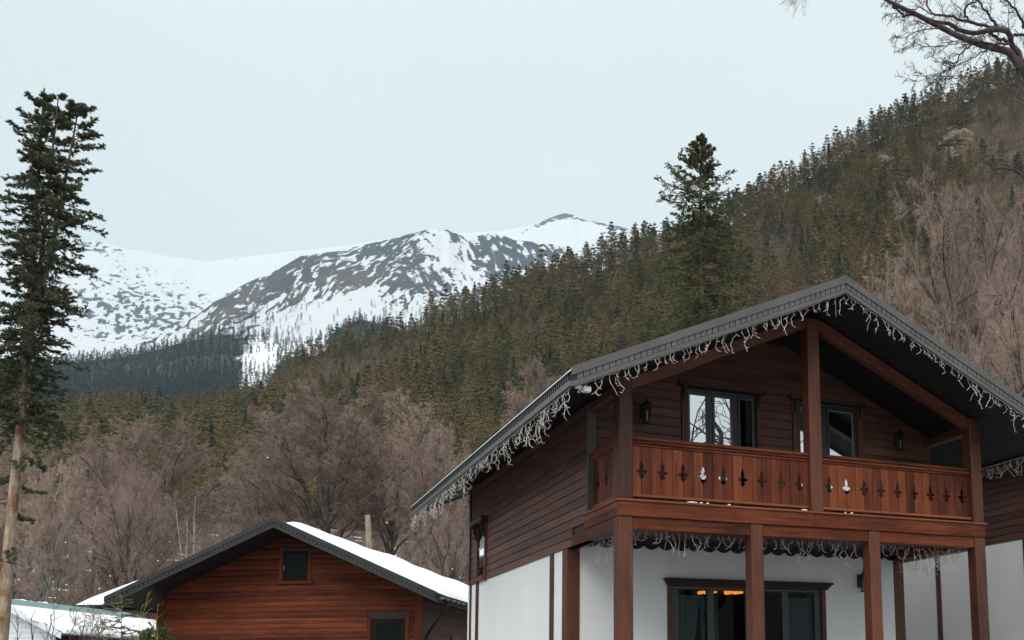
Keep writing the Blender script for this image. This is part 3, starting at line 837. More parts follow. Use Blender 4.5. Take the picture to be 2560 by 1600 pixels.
def plant_tree(name, trunk, crown, loc, rz, scale, label, cat="tree", group=None, crown_mat=None):
    t = empty(name, loc, rz); t.scale = scale if hasattr(scale, '__len__') else (scale,) * 3
    link("trunk", trunk, t); link("crown", crown, t)
    return tag(t, label, cat, group)

# ------------------------------------------------------------------ hillside forest
rng = np.random.RandomState(11)
pine_v = [conifer(100 + i, 15.0, 3.2, 0.08 + 0.07 * (i % 3), 104, 28, 0.28, 'pine', M['needle_pine']) for i in range(6)]
fir_v = [conifer(200 + i, 16.0, 2.9, 0.10, 120, 26, 0.22, 'spire', M['needle_dark']) for i in range(3)]
bare_v = []
for i in range(3):
    tr, cr = bare_tree(300 + i, 12.0, 0.75, 6, 6, 6, 6, 0, rtwig=0.016, full=False, fork=0.3)
    tr.materials.append(M['bark_beech']); cr.materials.append(M['twig_far']); bare_v.append((tr, cr))
far_v = [conifer(400 + i, 16.0, 4.0, 0.08, 34, 10, 0.8, 'spire', M['needle_far'], 4) for i in range(4)]

pts = []
for T0 in np.concatenate([np.arange(0.0, 1.0, 0.0155), np.full(2, .985), np.full(2, 1.0)]):
    uu = []
    u_ = -560.0
    while u_ < 3150:
        rr_ = 236 + (float(r_hill(u_)) - 236) * T0
        u_ += 5.1 * FPX / rr_ * rng.uniform(0.75, 1.25)
        uu.append(u_)
    uu = np.array(uu)
    tt = np.clip(T0 + rng.uniform(-0.008, 0.008, len(uu)), 0, 1)
    pts.append(np.stack([uu, tt], -1))
pts = np.concatenate(pts)
HP = hill_pos(pts[:, 0], pts[:, 1])
hu, hv = pix(HP)
kn = fbm(HP[:, 0] * 0.02 + 50, HP[:, 1] * 0.02 + HP[:, 2] * 0.02 + 20, 3)
rnd = rng.rand(len(HP))
bare_p = 0.05 + 0.8 * smooth01((kn - 0.60) / 0.06)
bare_p += 0.8 * np.exp(-0.5 * (((hu - 1950) / 45) ** 2 + ((hv - 720) / 90) ** 2)) + 0.5 * np.exp(-0.5 * (((hu - 960) / 60) ** 2 + ((hv - 960) / 50) ** 2))
bare_p += 0.55 * smooth01((hu - 2330) / 150)
bare_p = np.where((hu < 1250) & (pts[:, 1] < .35), bare_p * .3, bare_p)
bare_p = np.where(pts[:, 1] > 0.93, bare_p * 0.25, bare_p)
kind = np.where(rnd < bare_p, 2, np.where(rng.rand(len(HP)) < 0.055, 1, 0))
# bare rock faces stay clear of trees
crag = [(2385, 372, 52, 42), (2205, 418, 40, 20), (2065, 505, 26, 30)]
clear = np.zeros(len(HP), bool)
for (cu, cv, su, sv) in crag:
    clear |= (((hu - cu) / su) ** 2 + ((hv - 14 - cv) / sv) ** 2) < 1
keep = ~clear & (rng.rand(len(HP)) > 0.05)
HP, hu, hv, kind, pts = HP[keep], hu[keep], hv[keep], kind[keep], pts[keep]
scl = rng.uniform(0.5, 1.15, len(HP)) * np.where(pts[:, 1] > 0.95, 1.08, 1.0)
scl = np.where(rng.rand(len(HP)) < 0.06, scl * 1.3, scl)
rotz = rng.uniform(0, 6.28, len(HP))
var = rng.randint(0, 60, len(HP))
# the trees one can pick out: in the open part of the picture, nearest first
roofline = np.interp(hu, [0, 200, 400, 640, 1000, 1160, 1250, 1425, 2114, 2180, 2560], [1000, 1010, 985, 930, 1040, 1130, 1070, 900, 690, 520, 330])
seen = (hu > 90) & (hu < 2560) & (hv < roofline + 25) & (hv > 60)
dist = np.linalg.norm(HP - CAM, axis=1)
order = np.argsort(np.where(seen, dist, 1e9))
picked = {0: [], 1: [], 2: []}
for j in order:
    if len(picked[0]) + len(picked[1]) + len(picked[2]) >= 560: break
    if not seen[j]: break
    if len(picked[kind[j]]) < 280: picked[kind[j]].append(j)
lab = {0: ("hillside_pine", "olive-brown pine in the forest covering the steep hillside", "olive pines on the steep hillside"),
       1: ("hillside_fir", "dark green spire-shaped fir among the olive hillside pines", "dark firs on the steep hillside"),
       2: ("hillside_bare_tree", "small leafless purplish-brown tree between the hillside pines", "bare trees on the steep hillside")}
sets = {0: pine_v, 1: fir_v, 2: bare_v}
solo = np.zeros(len(HP), bool)
for kd in picked:
    for j in picked[kd]:
        solo[j] = True
        tr, cr = sets[kd][var[j] % len(sets[kd])]
        nm, lb, gr = lab[kd]
        s = scl[j] * (0.8 if kd == 2 else 1.0)
        plant_tree(nm, tr, cr, tuple(HP[j]), rotz[j], (s * rng.uniform(0.85, 1.15), s * rng.uniform(0.85, 1.15), s), lb, "tree", gr)

def forest(name, P, variants, which, scale, rot, label):
    """one mass of trees: instanced copies on points"""
    src = bpy.data.collections.new(name + "_sources")
    for i, (tr, cr) in enumerate(variants):
        t = bpy.data.meshes.new("tree")
        bm = bmesh.new(); bm.from_mesh(cr)
        nfc = len(bm.faces)
        bm.from_mesh(tr)
        bm.faces.ensure_lookup_table()
        for q_ in range(nfc, len(bm.faces)): bm.faces[q_].material_index = 1
        bm.to_mesh(t); bm.free()
        t.materials.append(cr.materials[0]); t.materials.append(tr.materials[0])
        o = bpy.data.objects.new("%s_%02d" % (name, i), t)
        src.objects.link(o)
    me = bpy.data.meshes.new(name)
    me.vertices.add(len(P)); me.vertices.foreach_set("co", np.asarray(P, np.float32).ravel())
    for nm, typ, arr in (('which', 'INT', which), ('size', 'FLOAT', scale), ('spin', 'FLOAT', rot)):
        a = me.attributes.new(nm, typ, 'POINT'); a.data.foreach_set('value', np.asarray(arr, np.int32 if typ == 'INT' else np.float32))
    o = link(name, me)
    ng = bpy.data.node_groups.new(name, 'GeometryNodeTree')
    ng.interface.new_socket("Geometry", in_out='INPUT', socket_type='NodeSocketGeometry')
    ng.interface.new_socket("Geometry", in_out='OUTPUT', socket_type='NodeSocketGeometry')
    gi = ng.nodes.new('NodeGroupInput'); go = ng.nodes.new('NodeGroupOutput')
    ci = ng.nodes.new('GeometryNodeCollectionInfo'); ci.inputs['Collection'].default_value = src
    ci.inputs['Separate Children'].default_value = True; ci.inputs['Reset Children'].default_value = True
    ip = ng.nodes.new('GeometryNodeInstanceOnPoints'); ip.inputs['Pick Instance'].default_value = True
    def attr(nm, typ):
        a = ng.nodes.new('GeometryNodeInputNamedAttribute'); a.data_type = typ; a.inputs['Name'].default_value = nm
        return a.outputs[0]
    cx = ng.nodes.new('ShaderNodeCombineXYZ')
    ng.links.new(attr('spin', 'FLOAT'), cx.inputs[2])
    ng.links.new(gi.outputs[0], ip.inputs['Points']); ng.links.new(ci.outputs[0], ip.inputs['Instance'])
    ng.links.new(attr('which', 'INT'), ip.inputs['Instance Index'])
    ng.links.new(cx.outputs[0], ip.inputs['Rotation']); ng.links.new(attr('size', 'FLOAT'), ip.inputs['Scale'])
    ng.links.new(ip.outputs[0], go.inputs[0])
    md = o.modifiers.new("trees", 'NODES'); md.node_group = ng
    return tag(o, label, None, None, "stuff")

rest = np.where(~solo)[0]
allv = pine_v + fir_v + bare_v
base_i = {0: 0, 1: 6, 2: 9}; cnt = {0: 6, 1: 3, 2: 3}
wh = np.array([base_i[kind[j]] + var[j] % cnt[kind[j]] for j in rest])
forest("hillside_forest", HP[rest], allv, wh, scl[rest] * np.where(kind[rest] == 2, 0.8, 1.0), rotz[rest], "dense olive and brown forest on the steep hillside")

# blue forest on the foothill, and scattered trees higher up in the snow
fu, ft = np.meshgrid(np.arange(-480, 2000, 11.0), np.arange(0.0, 1.0, 0.019), indexing='ij')
fu = fu.ravel() + rng.uniform(-7, 7, fu.size); ft = np.clip(ft.ravel() + rng.uniform(-0.01, 0.01, ft.size), 0, 1)
fv = 1120 + (v_foot(fu) - 1120) * ft
fr = 900 + (r_foot(fu) - 900) * ft
FP = at_r(fu, fv, fr)
gap = blobs(fu, fv, [(648, 915, 26, 52, 12, 1.2), (775, 862, 30, 22, 0, 1.0), (705, 845, 14, 16, 0, 0.6)])
kp = (rng.rand(len(fu)) > gap * .86) & ~((fu > 1100) & (ft > 0.4))
FP = FP[kp]; fsz = rng.uniform(0.65, 1.2, len(FP))
sp = [(965, 755, 22, 16, 16), (1050, 748, 26, 20, 26), (1100, 745, 20, 16, 14), (1030, 800, 40, 14, 14), (1180, 760, 40, 14, 14), (722, 762, 6, 4, 2), (735, 772, 26, 4, 9), (660, 790, 40, 14, 22),
      (600, 805, 30, 10, 22), (560, 815, 40, 8, 20), (700, 805, 12, 5, 4), (760, 800, 14, 5, 4), (690, 830, 60, 12, 26), (800, 850, 30, 16, 18), (985, 800, 14, 12, 6), (820, 760, 60, 20, 6), (640, 765, 40, 14, 12), (930, 790, 60, 10, 8)]
ex = []
for (u0, v0, su, sv, nn_) in sp:
    uu = u0 + rng.randn(nn_) * su; vv = v0 + rng.randn(nn_) * sv
    ex.append(mid_pos(uu, np.maximum(vv, v_mid(uu) + 12)))
ex = np.concatenate(ex)
FP = np.concatenate([FP, ex]); fsz = np.concatenate([fsz, rng.uniform(0.7, 1.3, len(ex))])
forest("distant_forest", FP, far_v, rng.randint(0, 4, len(FP)), fsz, rng.uniform(0, 6.28, len(FP)), "blue-green conifer forest on the far foothill below the snow")

# crags on the hill
def crag_mesh(seed, w, h, d):
    g = np.random.RandomState(seed)
    bm = bmesh.new(); bmesh.ops.create_icosphere(bm, subdivisions=4, radius=1)
    for v in bm.verts:
        c = v.co
        nn_ = float(fbm(np.array(c.x * 1.7 + c.y + seed), np.array(c.z * 2.3 + c.y * 0.7 + seed), 5, True))
        f_ = 0.55 + 0.75 * nn_
        v.co = Vector((c.x * f_ * w, c.y * f_ * d, c.z * f_ * h))
    me = bpy.data.meshes.new("crag"); bm.to_mesh(me); bm.free(); me.materials.append(M['rock'])
    return me
def hill_at(u, v):
    best = min(((abs(float(pix(hill_pos(np.array([float(u)]), np.array([t_])))[1][0]) - v), t_) for t_ in np.linspace(0, 1, 160)))
    return hill_pos(np.array([float(u)]), np.array([best[1]]))[0]
for (u, v, w, h, sd_, lb) in ((2392, 352, 8.5, 7.0, 3, "pale tan rock face high on the wooded hillside"), (2372, 400, 5.0, 7.0, 14, "tall grey-brown rock pinnacle below the pale rock face"),
                              (2212, 402, 5.5, 4.0, 8, "grey crag among dark pines near the skyline"), (2180, 430, 4.5, 3.0, 21, "low brown crag just under the grey crag"), (2062, 505, 3.8, 4.5, 33, "small pale crag in the middle of the hillside pines")):
    c = hill_at(u, v + 10)
    o = link("rock_outcrop", crag_mesh(sd_, w, h, w * 0.7)); o.location = c; o.rotation_euler[2] = -YAW
    tag(o, lb, "rock", "rock outcrops on the hillside")
# ------------------------------------------------------------------ gable roof shared by the houses
def gable_roof(parent, xc, hw, zr, ze, y0, y1, ft, blocks=True, left_ribs=True, mats=('fascia', 'fascia_dark'), pitch=0.1, flash=True, slot=0.014):
    s = (zr - ze) / hw
    zt = lambda x: zr - s * abs(x - xc)
    fa, fd = M[mats[0]], M[mats[1]]
    mb = MB()
    for sg in (-1, 1):
        xe = xc + sg * hw
        mb.hexa([(xe, y0, ze - 0.03), (xc, y0, zr - 0.03), (xc, y1, zr - 0.03), (xe, y1, ze - 0.03), (xe, y0, ze), (xc, y0, zr), (xc, y1, zr), (xe, y1, ze)])
    roof = mb.build("roof", M['roof_sheet'], parent)
    rc = MB()
    for sg in (-1, 1):
        rc.hexa([(xc + sg * 0.16, y0 - .05, zt(xc + .16) + .003), (xc, y0 - .05, zr + .003), (xc, y1 + .05, zr + .003), (xc + sg * 0.16, y1 + .05, zt(xc + .16) + .003),
                 (xc + sg * 0.16, y0 - .05, zt(xc + .16) + .02), (xc, y0 - .05, zr + .025), (xc, y1 + .05, zr + .025), (xc + sg * 0.16, y1 + .05, zt(xc + .16) + .02)])
    rc.build("ridge_cap", fa, roof)
    for sg in (-1, 1):
        xe = xc + sg * hw
        # profiled soffit, ribs run down the slope
        n = int((y1 - y0 - 0.08) / pitch)
        V, F = [], []
        yy = y0 + 0.04 + np.arange(n * 4 + 1) * pitch / 4
        for i, y in enumerate(yy):
            dz = (0, 0.0, 0.016, 0.016)[i % 4]
            for x in (xe, xc):
                V.append((x, y, zt(x) - ft + 0.03 + dz))
        F = [(2 * i, 2 * i + 1, 2 * i + 3, 2 * i + 2) for i in range(len(yy) - 1)]
        link("soffit", mesh_np("soffit", V, F), roof, M['soffit'])
        for yb, sgn in ((y0, -1), (y1, 1)):
            def band(nm, a, b_, off, th, mat, x_in=xc, x_out=xe):
                ya, yc = sorted((yb + sgn * off, yb + sgn * (off - th)))
                m_ = MB()
                m_.hexa([(x_out, ya, zt(x_out) - b_), (x_in, ya, zt(x_in) - b_), (x_in, yc, zt(x_in) - b_), (x_out, yc, zt(x_out) - b_),
                         (x_out, ya, zt(x_out) - a), (x_in, ya, zt(x_in) - a), (x_in, yc, zt(x_in) - a), (x_out, yc, zt(x_out) - a)])
                return m_.build(nm, mat, roof)
            up = band("rake_flashing", -0.035, ft * 0.36, 0.045, 0.07, fa)
            lo = band("rake_board", ft * 0.70, ft, 0.026, 0.05, fa)
            bk = band("rake_backing", ft * 0.36, ft * 0.70, 0.012, 0.03, fd)
            if sgn < 0 and blocks:
                L = hw / (pitch * 1.02)
                dx = pitch * 0.97
                k = int((hw - 0.02) / dx)
                for j in range(k):
                    xa = xc + sg * (0.012 + j * dx); xb = xa + sg * (dx - slot)
                    x1_, x2_ = sorted((xa, xb))
                    m_ = MB()
                    a, b_ = ft * 0.375, ft * 0.69
                    m_.hexa([(x1_, yb - .032, zt(x1_) - b_), (x2_, yb - .032, zt(x2_) - b_), (x2_, yb - .0125, zt(x2_) - b_), (x1_, yb - .0125, zt(x1_) - b_),
                             (x1_, yb - .030, zt(x1_) - a), (x2_, yb - .030, zt(x2_) - a), (x2_, yb - .0125, zt(x2_) - a), (x1_, yb - .0125, zt(x1_) - a)])
                    m_.build("block", fa, roof)
        # eave: dark fascia, slotted trim, lower lip, flashing coloured pale like reflected sky
        e = MB(); e.box(*sorted((xe + sg * 0.004, xe - sg * 0.03)), y0 + .01, y1 - .01, ze - ft, ze - 0.036)
        ef = e.build("eave_fascia", fd, roof)
        e = MB(); dy = 0.1
        for j in range(int((y1 - y0 - 0.1) / dy)):
            ya = y0 + 0.05 + j * dy
            e.box(*sorted((xe + sg * 0.005, xe + sg * 0.026)), ya, ya + 0.055, ze - ft * 0.62, ze - ft * 0.18)
        tag(e.build("slotted_trim", fd, roof), kind="stuff")
        e = MB(); e.box(*sorted((xe + sg * 0.005, xe + sg * 0.035)), y0 - .02, y1 + .02, ze - ft * 0.98, ze - ft * 0.66)
        e.build("eave_board", fa if flash else fd, roof)
        if flash:
            e = MB()
            e.hexa([(xe + sg * .045, y0 - .03, ze - .045), (xe + sg * .04, y0 - .03, ze - .05), (xe + sg * .04, y1 + .03, ze - .05), (xe + sg * .045, y1 + .03, ze - .045),
                    (xe - sg * .045, y0 - .03, ze + .055), (xe - sg * .05, y0 - .03, ze + .045), (xe - sg * .05, y1 + .03, ze + .045), (xe - sg * .045, y1 + .03, ze + .055)])
            e.build("eave_flashing", M['flash'], roof)
    return roof

def bx(name, mat, parent, x0, x1, y0, y1, z0, z1, bevel=0.0):
    return MB().box(x0, x1, y0, y1, z0, z1).build(name, M[mat] if isinstance(mat, str) else mat, parent, bevel)

# ------------------------------------------------------------------ the chalet
W, PW, Y1, Y2, YB, ZB, ZF, G = 7.083, 0.235, 1.438, 2.526, 9.744, -0.463, -0.266, -3.06
XC, HW, ZR, ZE, RY0, RY1, FT = W / 2, W / 2 + 1.1024, 3.6956, 1.5909, -1.022, 11.377, 0.25
SL = (ZR - ZE) / HW
z_soff = lambda x: ZR - SL * abs(x - XC) - FT
chalet = tag(empty("chalet", (0, 0, 0)), "two-storey brown timber chalet with carved balcony and white ground floor", "house")

# ground floor
gw = bx("plaster_wall", 'stucco', chalet, PW, 1.88, Y2, Y2 + .2, G, -.272)
MBw = MB()
MBw.box(5.213, W - PW, Y2, Y2 + .2, G, -.272); MBw.box(1.88, 5.213, Y2, Y2 + .2, -1.05, -.272)
MBw.build("plaster_wall", M['stucco'], chalet)
sw = bx("long_wall", 'stucco', chalet, .02, .2, Y2 + .25, YB - .01, G, ZB - .002)
for ya, yb_ in ((3.29, 3.475), (8.95, 9.14), (YB - .10, YB + .01)):
    bx("trim_board", 'post_z', chalet, -.012, .06, ya, yb_, G, ZB - .003, 0.006)
bx("long_wall", 'stucco', chalet, W - .2, W - .02, Y2 + .25, YB - .01, G, ZB - .002)
bx("gable_wall", 'stucco', chalet, .0, W, YB - .009, YB + .2, G, ZB)
for x0 in (0, W - PW):
    bx("corner_post", 'post_z', chalet, x0, x0 + PW, Y2 - .02, Y2 + .249, G, ZB - .002, 0.008)
# upper storey walls
OP = [(1.80, 3.185, 0.04, 2.33), (4.03, 5.36, 0.04, 2.33)]
fw = MB()
for xa, xb in ((0.16, OP[0][0]), (OP[0][1], OP[1][0]), (OP[1][1], W - .16)):
    fw.box(xa, xb, Y1 + .022, Y1 + .2, -.24, 2.33)
fw.add([(0.16, Y1 + .022, 2.33), (W - .16, Y1 + .022, 2.33), (XC, Y1 + .022, ZR - FT + .02), (0.16, Y1 + .2, 2.33), (W - .16, Y1 + .2, 2.33), (XC, Y1 + .2, ZR - FT + .02)],
       [(0, 1, 2), (5, 4, 3), (0, 3, 4, 1), (1, 4, 5, 2), (2, 5, 3, 0)])
front_wall = fw.build("gable_wall", M['dark_wood'], chalet)
rows = np.arange(0.015, 3.3, 0.158)
for z in rows:
    z1 = z + 0.150
    i0 = max(0.0, (z - z_soff(0.0)) / SL - .05); i1 = max(0.0, (z1 - z_soff(0.0)) / SL - .05)
    xl, xr = max(.155, i0), min(W - .02, W - i0)
    dl, drr = max(0, i1 - xl), max(0, xr - (W - i1))
    segs = [(xl, 1.705), (3.28, 3.93), (5.455, xr)] if z < 2.37 else [(xl, xr)]
    for xa, xb in segs:
        if xb - xa > .06:
            ta = xa + (dl if xa == xl else 0); tb = xb - (drr if xb == xr else 0)
            MB().hexa([(xa, Y1 - .004, z), (xb, Y1 - .004, z), (xb, Y1 + .021, z), (xa, Y1 + .021, z), (ta, Y1 + .004, z1), (tb, Y1 + .004, z1), (tb, Y1 + .021, z1), (ta, Y1 + .021, z1)]).build("siding_board", M['siding_x'], front_wall, 0.004)
bx("corner_board", 'grey_board', chalet, -.006, .15, Y1 - .02, Y1 + .03, .0, z_soff(0) - .02, 0.005)
left_wall = bx("long_wall", 'dark_wood', chalet, .03, .16, Y1 + .05, YB, ZB, z_soff(0.0) + .02)
WY0, WY1, WZ0, WZ1 = 8.33, 8.96, -.36, .80
for z in np.arange(ZB, z_soff(0.0) - .05, 0.155):
    z1 = min(z + 0.148, z_soff(0.0))
    y_a = Y1 + .06 if z > -.05 else (Y1 + .04 if z > ZF - .02 else Y2 - .30)
    if z < -.05 and z > ZB + .17: y_a = Y1 + .16
    segs = [(y_a, WY0 - .12), (WY1 + .12, YB - .02)] if WZ0 - .1 < z < WZ1 + .02 else [(y_a, YB - .02)]
    for ya, yb_ in segs:
        MB().hexa([(-.004, ya, z), (.029, ya, z), (.029, yb_, z), (-.004, yb_, z), (.004, ya, z1), (.029, ya, z1), (.029, yb_, z1), (.004, yb_, z1)]).build("siding_board", M['siding_y'], left_wall, 0.004)
bx("corner_board", 'black', chalet, -.03, .05, YB - .019, YB + .10, -.35, z_soff(0.0) - .03)
bx("corner_board", 'post_z', chalet, -.02, .05, YB - .018, YB + .09, ZB - .001, -.352)
right_wall = bx("long_wall", 'siding_y', chalet, W - .16, W, Y1 + .02, YB, ZB, z_soff(0.0) + .02)
rg = MB(); rg.box(0.16, W - .16, YB - .15, YB, ZB, z_soff(0)); 
rg.add([(0, YB - .15, z_soff(0)), (W, YB - .15, z_soff(0)), (XC, YB - .15, ZR - FT + .02), (0, YB, z_soff(0)), (W, YB, z_soff(0)), (XC, YB, ZR - FT + .02)], [(0, 1, 2), (5, 4, 3), (0, 3, 4, 1), (1, 4, 5, 2), (2, 5, 3, 0)])
rg.build("gable_wall", M['siding_x'], chalet)
# inner floors close the rooms
bx("floor_slab", 'interior', chalet, .2, W - .2, Y1 + .2, YB - .16, -.24, -.06)
bx("attic_floor", 'interior', chalet, .16, W - .16, Y1 + .2, YB - .16, 2.5, 2.55)
bx("partition", 'interior', chalet, .21, W - .21, 6.0, 6.1, G, -.25)
bx("partition", 'interior', chalet, .2, W - .2, 4.6, 4.7, -.05, 2.49)

# narrow side window with carved head
def carved_bracket(parent, mat, x0, x1, yc, z_top, w, h, axis='y'):
    prof = [(0, 0), (w, 0), (w, -.18 * h), (.72 * w, -.30 * h), (.80 * w, -.48 * h), (.5 * w, -.62 * h), (.42 * w, -.82 * h), (.12 * w, -1.0 * h), (0, -h)]
    m_ = MB()
    if axis == 'y':
        m_.prism([(x0 - a, yc - .02, z_top + b_) for a, b_ in prof], (0, .05, 0))
    else:
        m_.prism([(yc - .02, x0 - a, z_top + b_) for a, b_ in prof], (.05, 0, 0))
    return m_.build("bracket", mat, parent)
sw_ = bx("window", 'frame', chalet, .0, .03, WY0, WY1, WZ0, WZ1)
bx("pane", 'mirror_glass', sw_, -.006, -.002, WY0 + .05, WY1 - .05, WZ0 + .05, WZ0 + .62)
bx("pane", 'glass', sw_, -.006, -.002, WY0 + .05, WY1 - .05, WZ0 + .68, WZ1 - .05)
bx("glazing_bar", 'white_paint', sw_, -.012, -.001, WY0 + .05, WY1 - .05, WZ0 + .63, WZ0 + .67)
for ya in (WY0 - .11, WY1):
    bx("trim_board", 'post_z', sw_, -.035, .028, ya, ya + .11, WZ0 - .12, WZ1 + .03, 0.006)
bx("sill", 'post_y', sw_, -.05, .028, WY0 - .0, WY1, WZ0 - .10, WZ0 - .002, 0.005)
bx("lintel", 'dark_wood', sw_, -.16, .03, WY0 - .2, WY1 + .2, WZ1 + .032, WZ1 + .15, 0.008)
for yc in (WY0 - .06, WY1 + .06):
    carved_bracket(sw_, M['dark_wood'], -.036, 0, yc, WZ1 + .03, .11, .34)

# porch and balcony frame
bx("porch_ceiling", 'dark_wood', chalet, .04, W - .04, .04, Y2 + .0, -.27, -.245)
deck = bx("deck", 'rail_x', chalet, .0, W, .0, Y1 + .02, -.24, -.037)
bx("deck_edge", 'edge_wood', deck, -.035, W + .035, -.035, .12, -.034, .0, 0.005)
bx("deck_edge", 'edge_wood', deck, -.035, .12, .121, Y1 + .14, -.034, .0, 0.005)
bx("deck_edge", 'edge_wood', deck, W - .12, W + .035, .121, Y1 + .14, -.034, .0, 0.005)
for xa, xb in ((-.006, 3.46), (3.464, W + .006)):
    bx("fascia_board", 'rail_x', deck, xa, xb, -.012, .035, ZF, -.0345, 0.004)
for x0, x1 in ((-.008, .035), (W - .035, W + .008)):
    bx("fascia_board", 'rail_y', deck, x0, x1, .0355, Y1 + .15, ZF + .13, -.0345, 0.004)
    bx("fascia_board", 'rail_y', deck, x0, x1, .0355, Y1 + .15, ZF, ZF + .127, 0.004)
bx("corner_strip", 'edge_wood', deck, -.014, -.0085, .037, .055, ZB + .0, -.036)
PX = [(0, PW), (2.27, 2.27 + .222), (4.555, 4.555 + .222), (W - PW, W)]
for xa, xb in PX:
    bx("post", 'post_z', chalet, xa, xb, .0, PW, G, ZF - .002, 0.012)
for i in range(3):
    bx("beam", 'rail_x', chalet, PX[i][1] + .001, PX[i + 1][0] - .001, .02, .2, ZB, ZF - .001, 0.008)
for x0 in (0, W - PW):
    bx("beam", 'rail_y', chalet, x0 + .002, x0 + PW - .004, PW + .001, Y2 - .021, ZB, ZF - .001, 0.008)
# scalloped valance under the balcony
pr = [(PW + .01, -.285)]
k = int((W - 2 * PW - .02) / .28); sc_w = (W - 2 * PW - .02) / k
for j in range(k):
    x0 = PW + .01 + j * sc_w
    for a in range(7):
        pr.append((x0 + sc_w * a / 6.0, -.365 - .075 * math.sin(math.pi * a / 6.0) ** 0.8))
pr.append((W - PW - .01, -.285))
MB().prism([(x, Y2 - .14, z) for x, z in pr], (0, .03, 0)).build("valance", M['black'], chalet)

# upper posts, rafters, plates
zp = 1.80
bx("post", 'post_z', chalet, 0, PW, 0, PW, .001, z_soff(PW) - .02, 0.012)
bx("post", 'post_z', chalet, W - PW, W, 0, PW, .001, z_soff(PW) - .02, 0.012)
bx("post", 'post_z', chalet, XC - PW / 2, XC + PW / 2, 0, PW, .001, ZR - FT - .09, 0.012)
for sg in (-1, 1):
    m_ = MB()
    xa, xb = (PW + .0, XC - PW / 2 - .001) if sg < 0 else (W - PW, XC + PW / 2 + .001)
    m_.hexa([(xa, .03, z_soff(xa) - .20), (xb, .03, z_soff(xb) - .20), (xb, .2, z_soff(xb) - .20), (xa, .2, z_soff(xa) - .20),
             (xa, .03, z_soff(xa) - .005), (xb, .03, z_soff(xb) - .005), (xb, .2, z_soff(xb) - .005), (xa, .2, z_soff(xa) - .005)])
    m_.build("rafter", M['post_x'], chalet, 0.008)
for x0 in (.02, W - .2):
    bx("plate_beam", 'post_y', chalet, x0, x0 + .18, PW + .001, Y1 + .0, z_soff(.1) - .20, z_soff(.0) - .005, 0.008)
roof = gable_roof(chalet, XC, HW, ZR, ZE, RY0, RY1, FT)

# balcony railing with fleur-de-lis cut-outs
FLEUR = [(0, 0), (.03, .013), (.06, .025), (.095, .034), (.12, .031), (.142, .021), (.150, .020), (.152, .058), (.160, .072), (.175, .081), (.190, .081), (.203, .073), (.207, .058), (.203, .048), (.206, .038),
         (.218, .026), (.228, .027), (.240, .040), (.250, .047), (.262, .040), (.280, .020), (.300, 0)]
def rail_board(w, z0, z1, side, ztop, th):
    """board with half a fleur cut from its left (-1) or right (+1) edge; local x from 0 to w"""
    out = [(0, z0), (w, z0)]
    cut = [(ztop - dz, hw_) for dz, hw_ in FLEUR]
    if side > 0: out += [(w - h_, z_) for z_, h_ in cut[::-1]]
    out += [(w, z1), (0, z1)]
    if side < 0: out += [(h_, z_) for z_, h_ in cut]
    return MB().prism([(x, 0, z) for x, z in out], (0, th, 0)).mesh("board")
def railing(label, origin, direction, length, nb):
    """boards, rails and caps along direction ('x' or 'y') from origin"""
    rz = 0 if direction == 'x' else RAD(90)
    rl = empty("railing", origin, rz); rl.parent = chalet
    lm = M['rail_x']
    hr = MB(); hr.box(.0, length, -.05, .09, .945, 1.0); hr.build("handrail", lm, rl, 0.01)
    bx("moulding", lm, rl, .0, length, -.03, .07, .895, .943, 0.008)
    bx("moulding", lm, rl, .0, length, -.012, .052, .855, .893, 0.006)
    bx("foot_rail", M['edge_wood'], rl, .0, length, -.02, .07, .055, .10, 0.006)
    bw = length / nb
    ma, mb_ = rail_board(bw - .008, .101, .853, +1, .64, .028), rail_board(bw - .008, .101, .853, -1, .64, .028)
    ma.materials.append(M['rail_z']); mb_.materials.append(M['rail_z'])
    for j in range(nb):
        o = link("board", mb_ if j % 2 else ma, rl); o.location = (j * bw + .004, .005 + (0.002 if j % 3 == 0 else 0), 0)
    return rl
railing("", (PW + .001, .09, 0), 'x', XC - PW / 2 - PW - .002, 18)
railing("", (XC + PW / 2 + .001, .09, 0), 'x', XC - PW / 2 - PW - .002, 18)
railing("", (.14, PW + .001, 0), 'y', Y1 - PW - .022, 6)
railing("", (W - .06, PW + .001, 0), 'y', Y1 - PW - .022, 6)

